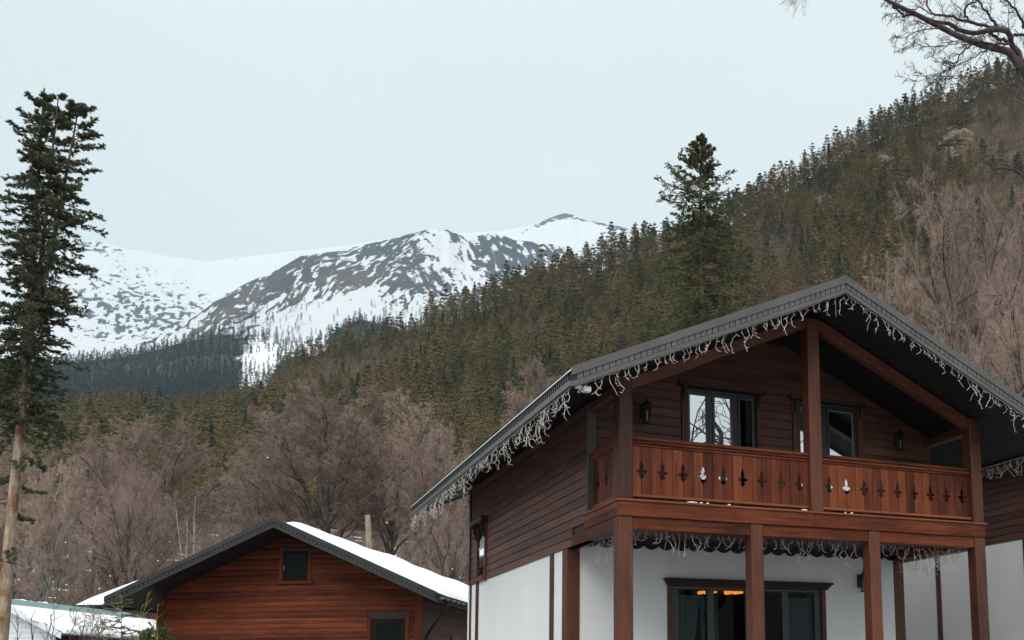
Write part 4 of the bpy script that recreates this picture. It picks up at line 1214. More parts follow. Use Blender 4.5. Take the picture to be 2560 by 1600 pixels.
# balcony windows
def balcony_window(x0, x1, divs, label):
    z0, z1 = 0.04, 2.33
    w = MB(); t = .055
    w.box(x0, x1, Y1 + .03, Y1 + .09, z1 - t, z1); w.box(x0, x1, Y1 + .03, Y1 + .09, z0, z0 + t)
    xs = [x0] + divs + [x1]
    for x in xs:
        a = min(max(x - t / 2, x0), x1 - t); w.box(a, a + t, Y1 + .03, Y1 + .09, z0 + t, z1 - t)
    wf = w.build("window", M['frame'], chalet, 0.004)
    if label: wf["label"] = label
    for i in range(len(xs) - 1):
        a, b_ = xs[i] + t * .62, xs[i + 1] - t * .62
        s_ = MB(); q_ = .05
        s_.box(a, a + q_, Y1 + .02, Y1 + .075, z0 + t, z1 - t - .01); s_.box(b_ - q_, b_, Y1 + .02, Y1 + .075, z0 + t, z1 - t - .01)
        s_.box(a + q_, b_ - q_, Y1 + .02, Y1 + .075, z0 + t, z0 + t + q_); s_.box(a + q_, b_ - q_, Y1 + .02, Y1 + .075, z1 - t - .01 - q_, z1 - t - .01)
        s_.build("sash", M['frame'], wf, 0.003)
        third = (len(xs) == 4 and i == 2)
        bx("pane", 'glass' if third else 'mirror_glass', wf, a + q_, b_ - q_, Y1 + .045, Y1 + .051, z0 + t + q_, z1 - t - .01 - q_)
    for xa in (x0 - .095, x1 + .0):
        bx("trim_board", 'post_z', wf, xa, xa + .095, Y1 - .03, Y1 + .03, z0, z1 + .001, 0.006)
    bx("lintel", 'dark_wood', wf, x0 - .16, x1 + .16, Y1 - .10, Y1 + .02, z1 + .002, z1 + .075, 0.008)
    for xc_ in (x0 - .05, x1 + .045):
        carved_bracket(wf, M['dark_wood'], Y1 - .032, 0, xc_, z1 - .002, .07, .26, 'x')
    return wf
balcony_window(1.80, 3.185, [2.285, 2.79], "three-part grey balcony window reflecting bare branches")
balcony_window(4.03, 5.36, [4.66], "two-part grey balcony window behind the king post")

# ground-floor glazed door
dr = MB(); x0, x1, z0, z1, t = 1.975, 5.118, G, -1.055, .07
dr.box(x0, x1, Y2 + .02, Y2 + .1, z1 - .06, z1)
nl_ = 4; lw = (x1 - x0) / nl_
for i in range(nl_ + 1):
    a = min(max(x0 + i * lw - t, x0), x1 - 2 * t)
    dr.box(a, a + 2 * t, Y2 + .02, Y2 + .1, z0, z1 - .06)
door = dr.build("door", M['frame'], chalet, 0.004)
for i in range(nl_):
    bx("pane", 'glass', door, x0 + i * lw + t, x0 + (i + 1) * lw - t, Y2 + .05, Y2 + .056, z0 + .1, z1 - .06)
bx("handle", 'gutter', door, x0 + 2 * lw - .03, x0 + 2 * lw + .0, Y2 - .02, Y2 + .02, -2.05, -1.85)
for xa in (1.88, 5.12):
    bx("trim_board", 'post_z', door, xa, xa + .094, Y2 - .03, Y2 + .03, G, -1.052, 0.006)
ln_ = MB()
for a, b_, zz, zy in ((1.81, 5.33, -.965, -.925), (1.835, 5.30, -1.005, -.966), (1.86, 5.27, -1.052, -1.006)):
    ln_.box(a, b_, Y2 - (.14 if zz > -.98 else .10 if zz > -1.02 else .06), Y2 + .01, zz, zy)
ln_.build("lintel", M['dark_wood'], door, 0.004)

def curtain(name, label, x0, x1, y, z0, z1, folds, gather):
    """pleated cloth; gather pulls the lower edge sideways"""
    nx, nz = folds * 6 + 1, 9
    V = []
    for j in range(nz):
        f = j / (nz - 1)
        for i in range(nx):
            s = i / (nx - 1)
            w_ = 1 - abs(gather) * (1 - f) ** 1.4
            xx = x0 + (x1 - x0) * (s * w_ + (0 if gather > 0 else 1 - w_))
            V.append((xx, y + .03 * math.sin(s * folds * 6.283) + .01 * math.sin(s * 17 + f * 3), z0 + (z1 - z0) * f))
    F = [(j * nx + i, j * nx + i + 1, (j + 1) * nx + i + 1, (j + 1) * nx + i) for j in range(nz - 1) for i in range(nx - 1)]
    o = link(name, mesh_np(name, V, F, True), None, M['curtain'])
    return tag(o, label, "curtain", "lace curtains behind the chalet windows")
curtain("curtain", "white curtain drawn aside at the leftmost leaf of the ground-floor door", 2.06, 2.62, Y2 + .2, G + .02, -1.2, 5, 0.62)
curtain("curtain", "pale patterned curtain beside the lit lamp in the ground-floor door", 2.62, 3.0, Y2 + .22, G + .02, -1.2, 4, -0.35)
curtain("curtain", "white curtain at the rightmost leaf of the ground-floor door", 4.3, 5.05, Y2 + .2, G + .02, -1.2, 7, -0.3)
curtain("curtain", "grey lace curtain inside the balcony window behind the king post", 4.72, 5.25, Y1 + .24, .1, 2.2, 6, -0.1)

def on_plane_y(u, v, y):
    q_ = ray(u, v); return CAM + q_ * ((y - CAM[1]) / q_[1])
# lamp glowing inside the ground-floor room
for (ua, ub, va, vb, y, lb) in ((1814, 1868, 1474, 1487, 4.2, "orange glowing lamp seen at the top of the ground-floor door"), (1748, 1788, 1478, 1486, 4.2, "small orange glowing lamp behind the door's curtains")):
    a = on_plane_y(ua, va, y); b_ = on_plane_y(ub, vb, y)
    lp = empty("ceiling_lamp", ((a[0] + b_[0]) / 2, y, a[2])); tag(lp, lb, "lamp", "lit lamps in the ground-floor room")
    wd = (b_[0] - a[0]) / 2; hh_ = a[2] - b_[2]
    m_ = MB()
    for j in range(5):
        c = -wd + (j + .5) * wd * 2 / 5; h_ = hh_ * (1, .7, .9, .75, .6)[j]
        m_.hexa([(c - wd * .16, -.08, -h_), (c + wd * .16, -.08, -h_), (c + wd * .16, .08, -h_), (c - wd * .16, .08, -h_), (c - wd * .2, -.1, 0), (c + wd * .2, -.1, 0), (c + wd * .2, .1, 0), (c - wd * .2, .1, 0)])
    m_.build("lamp_shade", M['lamp'], lp)
    MB().box(-wd, wd, -.03, .03, .001, .03).tube([(0, 0, .03), (0, 0, -.33 - a[2])], .012).build("stem", M['black'], lp)

# wall lanterns
def lantern(loc, label):
    t = tag(empty("wall_lantern", loc), label, "lantern", "black wall lanterns on the chalet")
    MB().box(-.055, .055, -.02, .0, -.13, .13).tube([(0, -.02, .05), (0, -.09, .10), (0, -.14, .20), (0, -.14, .235)], .012).build("bracket", M['black'], t, 0.003)
    b = MB()
    for i in range(6):
        a0 = i * math.pi / 3
        p0 = np.array([math.cos(a0), math.sin(a0), 0])
        b.tube([p0 * .055 + np.array([0, -.14, -.20]), p0 * .078 + np.array([0, -.14, .04])], .007, 4)
    ring = lambda r, z: [(r * math.cos(i * math.pi / 3), -.14 + r * math.sin(i * math.pi / 3), z) for i in range(6)]
    b.prism(ring(.062, -.225), (0, 0, .025)); b.prism(ring(.09, .04), (0, 0, .02))
    b.build("cage", M['black'], t)
    c = MB(); r0, r1, r2 = ring(.095, .06), ring(.05, .12), ring(.015, .17)
    c.add(r0 + r1 + r2, [tuple(range(6))[::-1]] + [(i, (i + 1) % 6, 6 + (i + 1) % 6, 6 + i) for i in range(6)] + [(6 + i, 6 + (i + 1) % 6, 12 + (i + 1) % 6, 12 + i) for i in range(6)] + [(12, 13, 14, 15, 16, 17)])
    c.tube([(0, -.14, .17), (0, -.14, .21)], .012)
    c.build("cap", M['black'], t)
    g_ = MB(); g0, g1 = ring(.050, -.198), ring(.070, .038)
    g_.add(g0 + g1, [(i, (i + 1) % 6, 6 + (i + 1) % 6, 6 + i) for i in range(6)])
    g_.build("glass_shade", M['glass'], t)
    MB().tube([(0, -.14, -.2), (0, -.14, -.03)], .018, 8).build("candle_bulb", M['white_plastic'], t)
    return t
lantern((1.0, Y1 - .005, 1.80), "black wall lantern left of the three-part balcony window")
lantern((6.24, Y1 - .005, 1.78), "black wall lantern in the dark right part of the balcony wall")
lantern((6.02, Y2 - .005, -.86), "black wall lantern on the white ground-floor wall beside a post")

# floodlight under the corner of the roof
fl = on_plane_y(1466, 972, -.9)
t = tag(empty("floodlight", tuple(fl)), "small white floodlight under the front left roof corner", "lamp")
MB().box(-.06, .06, -.05, .05, -.05, .03).build("lamp_head", M['white_plastic'], t, 0.01)
MB().box(-.17, -.07, -.03, .03, -.01, .04).build("sensor", M['white_plastic'], t, 0.008)
MB().tube([(-.12, 0, .03), (-.11, 0, .12)], .012).tube([(0, 0, .02), (-.10, 0, .10)], .01).build("arm", M['fascia'], t)

# clumps of old snow on the deck edge
for k_, (u, v, w_) in enumerate(((1730, 1251, .10), (1752, 1253, .03), (1768, 1253, .025), (1822, 1257, .03), (2128, 1278, .03), (2010, 1270, .06))):
    c = on_plane_y(u, v, .05)
    bm = bmesh.new(); bmesh.ops.create_icosphere(bm, subdivisions=2, radius=1)
    for vv in bm.verts: vv.co = Vector((vv.co.x * w_ * (1 + .2 * math.sin(vv.co.y * 9)), vv.co.y * .03, vv.co.z * .018))
    me = bpy.data.meshes.new("snow_clump"); bm.to_mesh(me); bm.free(); me.materials.append(M['snow'])
    o = link("snow_clump", me); o.location = (c[0], .04, .014)
    tag(o, "tiny clump of old snow on the balcony deck edge", "snow", "snow clumps on the balcony edge")

# ------------------------------------------------------------------ icicle light strings
def strand_mesh(seed, L):
    g = np.random.RandomState(seed)
    mb = MB(); p = np.zeros(3); pts_ = [p.copy()]
    n_ = max(3, int(L / 0.055)); side = 1
    for j in range(n_):
        p = p + np.array([g.randn() * .024, g.randn() * .024, -L / n_]); pts_.append(p.copy())
        if g.rand() < 0.72:
            a = g.rand() * 6.28; l_ = g.uniform(.035, .075)
            d = np.array([math.cos(a) * .75, math.sin(a) * .75, g.uniform(-.9, .35)])
            mb.tube([p, p + d * l_], [.0040, .0034], 4)
    if g.rand() < .5:
        p2 = pts_[-1]; a = g.rand() * 6.28
        pts_.append(p2 + np.array([math.cos(a) * .06, math.sin(a) * .06, -.03]))
    mb.tube(pts_, .0036, 4)
    m_ = mb.mesh("strand"); m_.materials.append(M['wire']); return m_
STR = [strand_mesh(60 + i, l_) for i, l_ in enumerate((.10, .12, .14, .16, .18, .2, .22, .24, .27, .3, .33, .36, .4, .44))]
def light_string(pts_, label, spacing, kmin, kmax, seed, jit=.03):
    g = np.random.RandomState(seed)
    s = tag(empty("icicle_light_string", tuple(pts_[0])), label, "string lights", "icicle lights on the chalet")
    pts_ = np.array(pts_, float); org = pts_[0].copy()
    seg = np.linalg.norm(np.diff(pts_, axis=0), axis=1); cum = np.concatenate([[0], np.cumsum(seg)])
    fine = []
    for d in np.arange(0, cum[-1], .12):
        q_ = np.array([np.interp(d, cum, pts_[:, i]) for i in range(3)]) - org
        fine.append(q_ + np.array([0, 0, g.randn() * .006]))
    MB().tube(fine, .005, 4).build("wire", M['wire'], s)
    d = spacing * .5; wave = g.rand() * 6
    while d < cum[-1]:
        q_ = np.array([np.interp(d, cum, pts_[:, i]) for i in range(3)]) - org
        f = .5 + .5 * math.sin(wave + d * 4.2 + math.sin(d * 1.7) * 2)
        k_ = int(np.clip(kmin + (kmax - kmin) * (f ** 1.6 * .8 + g.rand() * .3), 0, len(STR) - 1))
        o = link("strand", STR[k_], s)
        o.location = q_ + np.array([g.randn() * jit * .4, g.randn() * jit * .4, 0]); o.rotation_euler = (g.randn() * .08, g.randn() * .08, g.rand() * 6.28)
        d += spacing * g.uniform(.6, 1.4)
    return s
zl = lambda x: z_soff(x) - .005
XE0, XE1 = XC - HW, XC + HW
light_string([(XE0 + .1, RY0 + .02, zl(XE0 + .1)), (XC, RY0 + .02, zl(XC))], "icicle light string along the left slope of the front gable", .105, 0, 10, 1)
light_string([(XC + .02, RY0 + .02, zl(XC)), (XE1 - .1, RY0 + .02, zl(XE1 - .1))], "icicle light string along the right slope of the front gable", .105, 1, 11, 2)
light_string([(XE0 + .01, RY0 + .05, ZE - FT - .01), (XE0 + .01, RY1 - .03, ZE - FT - .01)], "dense icicle light string along the long left eave", .10, 2, 13, 3)
light_string([(XE1 - .01, RY0 + .05, ZE - FT - .01), (XE1 - .01, RY1 - .03, ZE - FT - .01)], "icicle light string along the right eave, seen past the corner post", .075, 2, 10, 4)
light_string([(XE0 + .05, RY1 - .02, zl(XE0 + .05)), (XC, RY1 - .02, zl(XC))], "icicle light string on the rear gable, seen under the far roof corner", .09, 3, 10, 5)
light_string([(PW + .02, PW + .05, ZB + .03), (W - PW - .02, PW + .05, ZB + .03)], "icicle light string hanging behind the porch's front beam", .095, 2, 12, 6)
light_string([(PW + .04, PW + .1, ZB + .03), (PW + .04, Y2 - .2, ZB + .03)], "icicle light string along the left side of the porch", .1, 3, 12, 7)
light_string([(W - PW - .04, PW + .1, ZB + .03), (W - PW - .04, Y2 - .2, ZB + .03)], "icicle light string along the right side of the porch, before the white wall", .07, 4, 12, 8)

# ------------------------------------------------------------------ neighbouring chalet, further right
nb_ = tag(empty("chalet", (10.0, 0, 0)), "neighbouring brown and white chalet behind the right balcony post", "house")
NZ = .14
nw_ = bx("long_wall", 'dark_wood', nb_, .03, .2, -.2, 12, NZ - .0, 2.5)
for z in np.arange(NZ, 2.45, .155):
    MB().hexa([(-.004, -.2, z), (.029, -.2, z), (.029, 12, z), (-.004, 12, z), (.004, -.2, z + .148), (.029, -.2, z + .148), (.029, 12, z + .148), (.004, 12, z + .148)]).build("siding_board", M['siding_y'], nw_, 0.004)
bx("long_wall", 'stucco', nb_, .02, .2, 2.22, 11.98, G, NZ - .002)
bx("corner_post", 'post_z', nb_, -.01, .22, 1.97, 2.219, G, NZ - .002, 0.008)
bx("trim_board", 'post_z', nb_, -.012, .03, 5.05, 5.2, G, NZ - .003)
bx("gable_wall", 'stucco', nb_, .221, 7, 2.0, 2.2, G, NZ - .002)
bx("gable_wall", 'siding_x', nb_, .2, 7, 1.0, 1.2, NZ, 2.5)
bx("long_wall", 'stucco', nb_, 6.9, 7.08, 2.21, 12, G, 2.5)
bx("gable_wall", 'siding_x', nb_, .201, 6.899, 11.8, 11.99, G, 2.5)
gable_roof(nb_, XC, HW, ZR + .6, ZE + .6, -1.6, 13.2, FT, blocks=False)

# ------------------------------------------------------------------ red-brown cabin to the left
RZ = -YAW
RH = np.array([math.cos(YAW), -math.sin(YAW)]); FH = np.array([math.sin(YAW), math.cos(YAW)])
def local(u, v, d, org):
    P_ = dep(u, v, d) - org
    return P_[0] * RH[0] + P_[1] * RH[1], P_[0] * FH[0] + P_[1] * FH[1], P_[2]
c0 = dep(726, 1500, 31); ORG = np.array([c0[0], c0[1], 0.0])
cabin = tag(empty("cabin", tuple(ORG), RZ), "red-brown plank cabin with dark roof and snow on its right slope", "house")
xl, _, _ = local(397, 1500, 31, ORG); xr, _, _ = local(1055, 1500, 31, ORG)
_, y0, zr = local(697, 1296, 29.95, ORG); xe0, _, ze0 = local(279, 1490, 29.95, ORG); xe1, _, ze1 = local(1100, 1491, 29.95, ORG)
xc = (xl + xr) / 2; hw = (xe1 - xe0) / 2; ze = (ze0 + ze1) / 2
ct = .26; cs = (zr - ze) / hw
czs = lambda x: zr - cs * abs(x - xc) - ct
CD = 21.0
_zt = lambda u, v: local(u, v, 31, ORG)[2]
_xt = lambda u, v: local(u, v, 31, ORG)[0]
aw = (_xt(703, 1400), _xt(765, 1400), _zt(730, 1451), _zt(730, 1376))
dw = (_xt(931, 1560), _xt(1016, 1560), -3.0, _zt(970, 1548))
core = MB(); core.box(xl + .02, xr - .02, .03, .2, -3.3, czs(xl))
core.add([(xl, .03, czs(xl)), (xr, .03, czs(xl)), (xc, .03, czs(xc) + .02), (xl, .2, czs(xl)), (xr, .2, czs(xl)), (xc, .2, czs(xc) + .02)], [(0, 1, 2), (5, 4, 3), (0, 3, 4, 1), (1, 4, 5, 2), (2, 5, 3, 0)])
cfw = core.build("gable_wall", M['dark_wood'], cabin)
for z in np.arange(-3.3, czs(xc) - .1, .162):
    z1 = z + .156
    i0, im, ins = (max(0.0, (q_ - czs(xl)) / cs - .06) for q_ in (z, z + .08, z1))
    cuts = []
    if z1 > aw[2] - .1 and z < aw[3] + .1: cuts.append((aw[0] - .1, aw[1] + .1))
    if z < dw[3] + .1: cuts.append((dw[0] - .12, dw[1] + .12))
    fl_, fr_ = (xl + .21 if i0 == 0 else xl + i0), (xr - .21 if i0 == 0 else xr - i0)
    segs, a = [], fl_
    for ca, cb_ in sorted(cuts):
        segs.append((a, ca)); a = cb_
    segs.append((a, fr_))
    for a, b_ in segs:
        if b_ - a > .05:
            am, bm_ = (a + im - i0 if a == fl_ else a), (b_ - im + i0 if b_ == fr_ else b_)
            at_, bt_ = (a + ins - i0 if a == fl_ else a), (b_ - ins + i0 if b_ == fr_ else b_)
            MB().hexa([(a, -.006, z), (b_, -.006, z), (b_, .029, z), (a, .029, z), (am, -.014, z + .08), (bm_, -.014, z + .08), (bm_, .029, z + .08), (am, .029, z + .08)]).add(
                [(am, -.014, z + .0801), (bm_, -.014, z + .0801), (bm_, .029, z + .0801), (am, .029, z + .0801), (at_, .012, z1), (bt_, .012, z1), (bt_, .029, z1), (at_, .029, z1)],
                [(4, 5, 6, 7), (0, 1, 5, 4), (1, 2, 6, 5), (2, 3, 7, 6), (3, 0, 4, 7)]).build("board", M['cabin_x'], cfw)
for xa in (xl - .03, xr - .2):
    bx("corner_board", 'cabin_z', cabin, xa, xa + .23, -.03, .03, -3.3, czs(xl) - .02, 0.008)
bx("long_wall", 'siding_y', cabin, xl, xl + .15, .2, CD, -3.3, czs(xl))
csw = bx("long_wall", 'dark_wood', cabin, xr - .17, xr - .03, .2, CD, -3.3, czs(xl))
for z in np.arange(-3.3, czs(xl) - .1, .162):
    MB().hexa([(xr - .029, .05, z), (xr + .004, .05, z), (xr + .004, CD, z), (xr - .029, CD, z), (xr - .029, .05, z + .15), (xr - .006, .05, z + .15), (xr - .006, CD, z + .15), (xr - .029, CD, z + .15)]).build("board", M['siding_y'], csw)
bx("shutter", 'frame', csw, xr + .005, xr + .05, 3.4, 4.6, -3.0, -1.15, 0.006)
bx("gable_wall", 'siding_x', cabin, xl, xr, CD, CD + .2, -3.3, czs(xl))
# attic window
aw_f = MB(); a, b_, zz0, zz1 = aw
for q0, q1, q2, q3 in ((a, a + .07, zz0, zz1), (b_ - .07, b_, zz0, zz1), (a + .07, b_ - .07, zz0, zz0 + .07), (a + .07, b_ - .07, zz1 - .07, zz1)):
    aw_f.box(q0, q1, -.01, .04, q2, q3)
awo = aw_f.build("window", M['frame_dark'], cabin, 0.004); awo["label"] = "small square attic window under the cabin's gable"
bx("pane", 'glass', awo, a + .07, b_ - .07, .0, .006, zz0 + .07, zz1 - .07)
bx("shade_backing", 'interior', awo, a + .07, b_ - .07, .018, .024, zz0 + .07, zz1 - .07)  # dark sheet stands in for the shade of the room inside
bx("handle", 'gutter', awo, a + .02, a + .05, -.03, -.01, zz0 + .32, zz0 + .45)
for q0, q1, q2, q3 in ((a - .11, a - .002, zz0 - .05, zz1 + .1), (b_ + .002, b_ + .11, zz0 - .05, zz1 + .1)):
    bx("trim_board", 'cabin_z', awo, q0, q1, -.03, .03, q2, q3, 0.006)
bx("sill", 'cabin_x', awo, a - .18, b_ + .18, -.07, .03, zz0 - .10, zz0 - .003, 0.006)
bx("lintel", 'dark_wood', awo, a - .05, b_ + .05, -.05, .03, zz1 + .004, zz1 + .10, 0.006)
# glazed door
a, b_, zz0, zz1 = dw
dd = MB()
for q0, q1, q2, q3 in ((a, a + .16, zz0, zz1), (b_ - .16, b_, zz0, zz1), (a + .16, b_ - .16, zz1 - .14, zz1), (a + .16, b_ - .16, zz0, zz0 + .3)):
    dd.box(q0, q1, -.012, .04, q2, q3)
ddo = dd.build("door", M['frame_dark'], cabin, 0.005); ddo["label"] = "dark glazed cabin door near the right corner"
bx("pane", 'glass', ddo, a + .16, b_ - .16, .0, .006, zz0 + .3, zz1 - .14)
bx("shade_backing", 'interior', ddo, a + .16, b_ - .16, .022, .028, zz0 + .3, zz1 - .14)  # dark sheet painted as the unlit room behind the door glass
for q0, q1 in ((a - .12, a - .002), (b_ + .002, b_ + .12)):
    bx("trim_board", 'cabin_z', ddo, q0, q1, -.03, .03, zz0, zz1 + .05, 0.006)
croof = gable_roof(cabin, xc, hw, zr, ze, y0, CD + .8, ct, mats=('fascia_dark', 'black'), flash=False, slot=0.03, pitch=.12)
# gutters and downpipe
for sg in (-1, 1):
    xe = xc + sg * (hw + .07)
    V, F = [], []
    for yy in (y0 + .25, CD + .6):
        for j in range(7):
            t_ = math.pi * j / 6
            V.append((xe - .075 * math.cos(t_), yy, ze - .10 - .075 * math.sin(t_)))
    F = [(j, j + 1, 8 + j, 7 + j) for j in range(6)] + [tuple(range(7)), tuple(range(13, 6, -1))]
    g_ = MB().add(V, F).build("gutter", M['gutter'] if sg > 0 else M['black'], croof)
    for yy in np.arange(y0 + .5, CD, .6):
        if sg > 0: bx("gutter_bracket", 'black', croof, xe - .085, xe + .085, yy, yy + .025, ze - .19, ze - .085)
xe = xc + hw + .07
MB().tube([(xe, y0 + .9, ze - .16), (xe, y0 + .9, ze - .30), (xe - .12, y0 + 1.0, ze - .45), (xr + .22, y0 + 1.5, ze - 1.0), (xr + .10, y0 + 1.6, ze - 1.15), (xr + .09, y0 + 1.6, -3.3)], .05, 8).build("downpipe", M['black'], croof)

def snow_sheet(name, parent_loc, rz, x0, x1, y0_, y1_, zf, th, label, group, seed, ragged=0.4):
    """snow lying on a roof plane zf(x): lumpy top, ragged edges"""
    nx, ny = 36, 90
    g = np.random.RandomState(seed)
    X, Y = np.meshgrid(np.linspace(0, 1, nx), np.linspace(0, 1, ny), indexing='ij')
    n1 = fbm(X * 6 + seed, Y * 14 + seed, 4); n2 = fbm(X * 2.5 + 7 + seed, Y * 5 + 3, 3)
    xx = x0 + (x1 - x0) * X; yy = y0_ + (y1_ - y0_) * Y
    yy += (1 - Y) ** 6 * (fbm(X * 9 + 3, X * 0 + seed, 3) - .5) * ragged * 2
    xx += np.sign(x1 - x0) * X ** 8 * (fbm(Y * 16 + 2, Y * 0 + seed, 3) - .5) * ragged
    edge = np.minimum(1, np.minimum(np.minimum(X, 1 - X) * 14, np.minimum(Y, 1 - Y) * 40)) ** 0.5
    h = th * (0.35 + 1.0 * n2 + 0.3 * n1) * edge
    bot = np.stack([xx, yy, zf(xx) + .004], -1); top = np.stack([xx, yy, zf(xx) + .006 + h], -1)
    i = np.arange(nx * ny).reshape(nx, ny)
    f1 = np.stack([i[:-1, :-1], i[1:, :-1], i[1:, 1:], i[:-1, 1:]], -1).reshape(-1, 4)
    V = np.concatenate([top.reshape(-1, 3), bot.reshape(-1, 3)])
    F = np.concatenate([f1, f1[:, ::-1] + nx * ny])
    o = link(name, mesh_np(name, V, F, True), None, M['snow'])
    o.location = parent_loc; o.rotation_euler[2] = rz
    return tag(o, label, None, group, "stuff")
snow_sheet("roof_snow", tuple(ORG), RZ, xc + .12, xc + hw - .02, y0 + .36, CD + .6, lambda x: zr - cs * np.abs(x - xc), .22, "thick white snow lying on the cabin's right roof slope", None, 5)

# ------------------------------------------------------------------ white house at the left edge
DW = 40.0
r0 = dep(-23, 1491, DW); OR2 = np.array([r0[0], r0[1], 0.0])
wh_ = tag(empty("white_house", tuple(OR2), RZ), "white boarded house with teal roof at the lower left edge", "house")
_, _, wzr = local(-23, 1491, DW, OR2); wxe, _, wze = local(162, 1584, DW, OR2)
wcx, _, _ = local(141, 1560, DW + .45, OR2)
ws = (wzr - wze) / wxe
G2 = -3.3
mb = MB()
for sg in (-1, 1):
    mb.hexa([(sg * wxe, 0, wze - .05), (0, 0, wzr - .05), (0, 17, wzr - .05), (sg * wxe, 17, wze - .05), (sg * wxe, 0, wze), (0, 0, wzr), (0, 17, wzr), (sg * wxe, 17, wze)])
wr = mb.build("roof", M['teal_sheet'], wh_)
m_ = MB()
for sg in (-1, 1):
    m_.hexa([(sg * wxe, -.04, wze - .2), (0, -.04, wzr - .2), (0, .0, wzr - .2), (sg * wxe, .0, wze - .2), (sg * wxe, -.04, wze + .02), (0, -.04, wzr + .02), (0, .0, wzr + .02), (sg * wxe, .0, wze + .02)])
m_.build("bargeboard", M['white_paint'], wr)
wzs = lambda x: wzr - ws * abs(x) - .06
wc = MB(); wc.box(-wcx, wcx, .48, .6, G2, wzs(wcx)); wc.add([(-wcx, .48, wzs(wcx)), (wcx, .48, wzs(wcx)), (0, .48, wzs(0)), (-wcx, .6, wzs(wcx)), (wcx, .6, wzs(wcx)), (0, .6, wzs(0))], [(0, 1, 2), (5, 4, 3), (0, 3, 4, 1), (1, 4, 5, 2), (2, 5, 3, 0)])
wfw = wc.build("gable_wall", M['white_paint'], wh_)
for z in np.arange(G2, wzs(0) - .1, .2):
    ins = max(0.0, (z + .19 - wzs(wcx)) / ws)
    if wcx - ins > .1:
        bx("board", 'white_paint', wfw, -wcx + ins, wcx - ins - .002, .455, .479, z, z + .192, 0.006)
bx("corner_board", 'white_paint', wh_, wcx - .001, wcx + .06, .44, .56, G2, wzs(wcx) - .02)
for sg in (-1, 1):
    bx("long_wall", 'cabin_y', wh_, *sorted((sg * wcx, sg * (wcx - .12))), .61, 16.6, G2, wzs(wcx) - .01)
bx("gable_wall", 'white_paint', wh_, -wcx, wcx, 16.601, 16.7, G2, wzs(wcx))
snow_sheet("roof_snow", tuple(OR2), RZ, wxe * .24, wxe - .01, .1, 16.8, lambda x: wzr - ws * np.abs(x), .10, "snow on the white house's teal roof", None, 9, .5)
snow_sheet("roof_snow", tuple(OR2), RZ, -wxe + .05, -.02, .1, 4.0, lambda x: wzr - ws * np.abs(x), .10, "thin snow strip along the ridge of the teal roof", None, 12, .3)

# snow-covered roof between the two: its slope faces the viewer
D1, D2 = 55.0, 49.7
pa, pb = dep(340, 1455, D1), dep(185, 1513, D2)
run = D1 - D2; hz, ez = float(pa[2]), float(pb[2]); LN = 15.0
OR3 = (float(pb[0]), float(pb[1]), 0.0)
bh = tag(empty("low_house", OR3, RZ), "low house behind the cabin with a snow-covered roof", "house")
m_ = MB()
m_.hexa([(0, 0, ez - .06), (LN, 0, ez - .06), (LN, run, hz - .06), (0, run, hz - .06), (0, 0, ez), (LN, 0, ez), (LN, run, hz), (0, run, hz)])
m_.hexa([(0, run, hz - .06), (LN, run, hz - .06), (LN, 2 * run, ez - .06), (0, 2 * run, ez - .06), (0, run, hz), (LN, run, hz), (LN, 2 * run, ez), (0, 2 * run, ez)])
br = m_.build("roof", M['roof_sheet'], bh)
m_ = MB()
m_.hexa([(-.06, -.03, ez - .2), (-.005, -.03, ez - .2), (-.005, run, hz - .2), (-.06, run, hz - .2), (-.06, -.03, ez + .12), (-.005, -.03, ez + .12), (-.005, run, hz + .12), (-.06, run, hz + .12)])
m_.build("bargeboard", M['fascia_dark'], br)
bc = MB(); bc.box(.5, LN - .3, .5, 2 * run - .5, -3.3, ez - .03)
for xg in (.5, LN - .5):
    bc.add([(xg, .5, ez - .03), (xg, 2 * run - .5, ez - .03), (xg, run, hz - .1), (xg + .2, .5, ez - .03), (xg + .2, 2 * run - .5, ez - .03), (xg + .2, run, hz - .1)], [(0, 1, 2), (5, 4, 3), (0, 3, 4, 1), (1, 4, 5, 2), (2, 5, 3, 0)])
bc.build("wall", M['siding_x'], bh)
# the slope rises along local y, so the sheet is turned a quarter
sn = snow_sheet("roof_snow", OR3, RZ + RAD(90), .05, run - .05, -LN + .1, -.02, lambda x: ez + x * (hz - ez) / run, .2, "snow blanket on the roof of the low house behind the cabin", None, 15)
# ------------------------------------------------------------------ near trees
beech = []
for sd_, sp_ in ((21, 0.95), (22, 1.05), (23, 1.0)):
    tr, cr = bare_tree(sd_, 20.0, sp_)
    tr.materials.append(M['bark_beech']); cr.materials.append(M['twig'])
    co = np.zeros(len(cr.vertices) * 3, np.float32); cr.vertices.foreach_get("co", co); co = co.reshape(-1, 3)
    beech.append((tr, cr, float(np.percentile(co[:, 2], 99.7)), float(np.percentile(np.hypot(co[:, 0], co[:, 1]), 97))))
beech_fine = []
for sd_, sp_ in ((26, 1.0), (27, .92)):
    tr, cr = bare_tree(sd_, 20.0, sp_, rtwig=.0066, n4=6, n5=7, r0=.36)
    tr.materials.append(M['bark_limb']); cr.materials.append(M['twig'])
    co = np.zeros(len(cr.vertices) * 3, np.float32); cr.vertices.foreach_get("co", co); co = co.reshape(-1, 3)
    beech_fine.append((tr, cr, float(np.percentile(co[:, 2], 99.7)), float(np.percentile(np.hypot(co[:, 0], co[:, 1]), 97))))
beech_pale = []
for tr, cr, a, b_ in beech[:2]:
    t2 = tr.copy(); t2.materials.clear(); t2.materials.append(M['bark_pale']); beech_pale.append((t2, cr, a, b_))

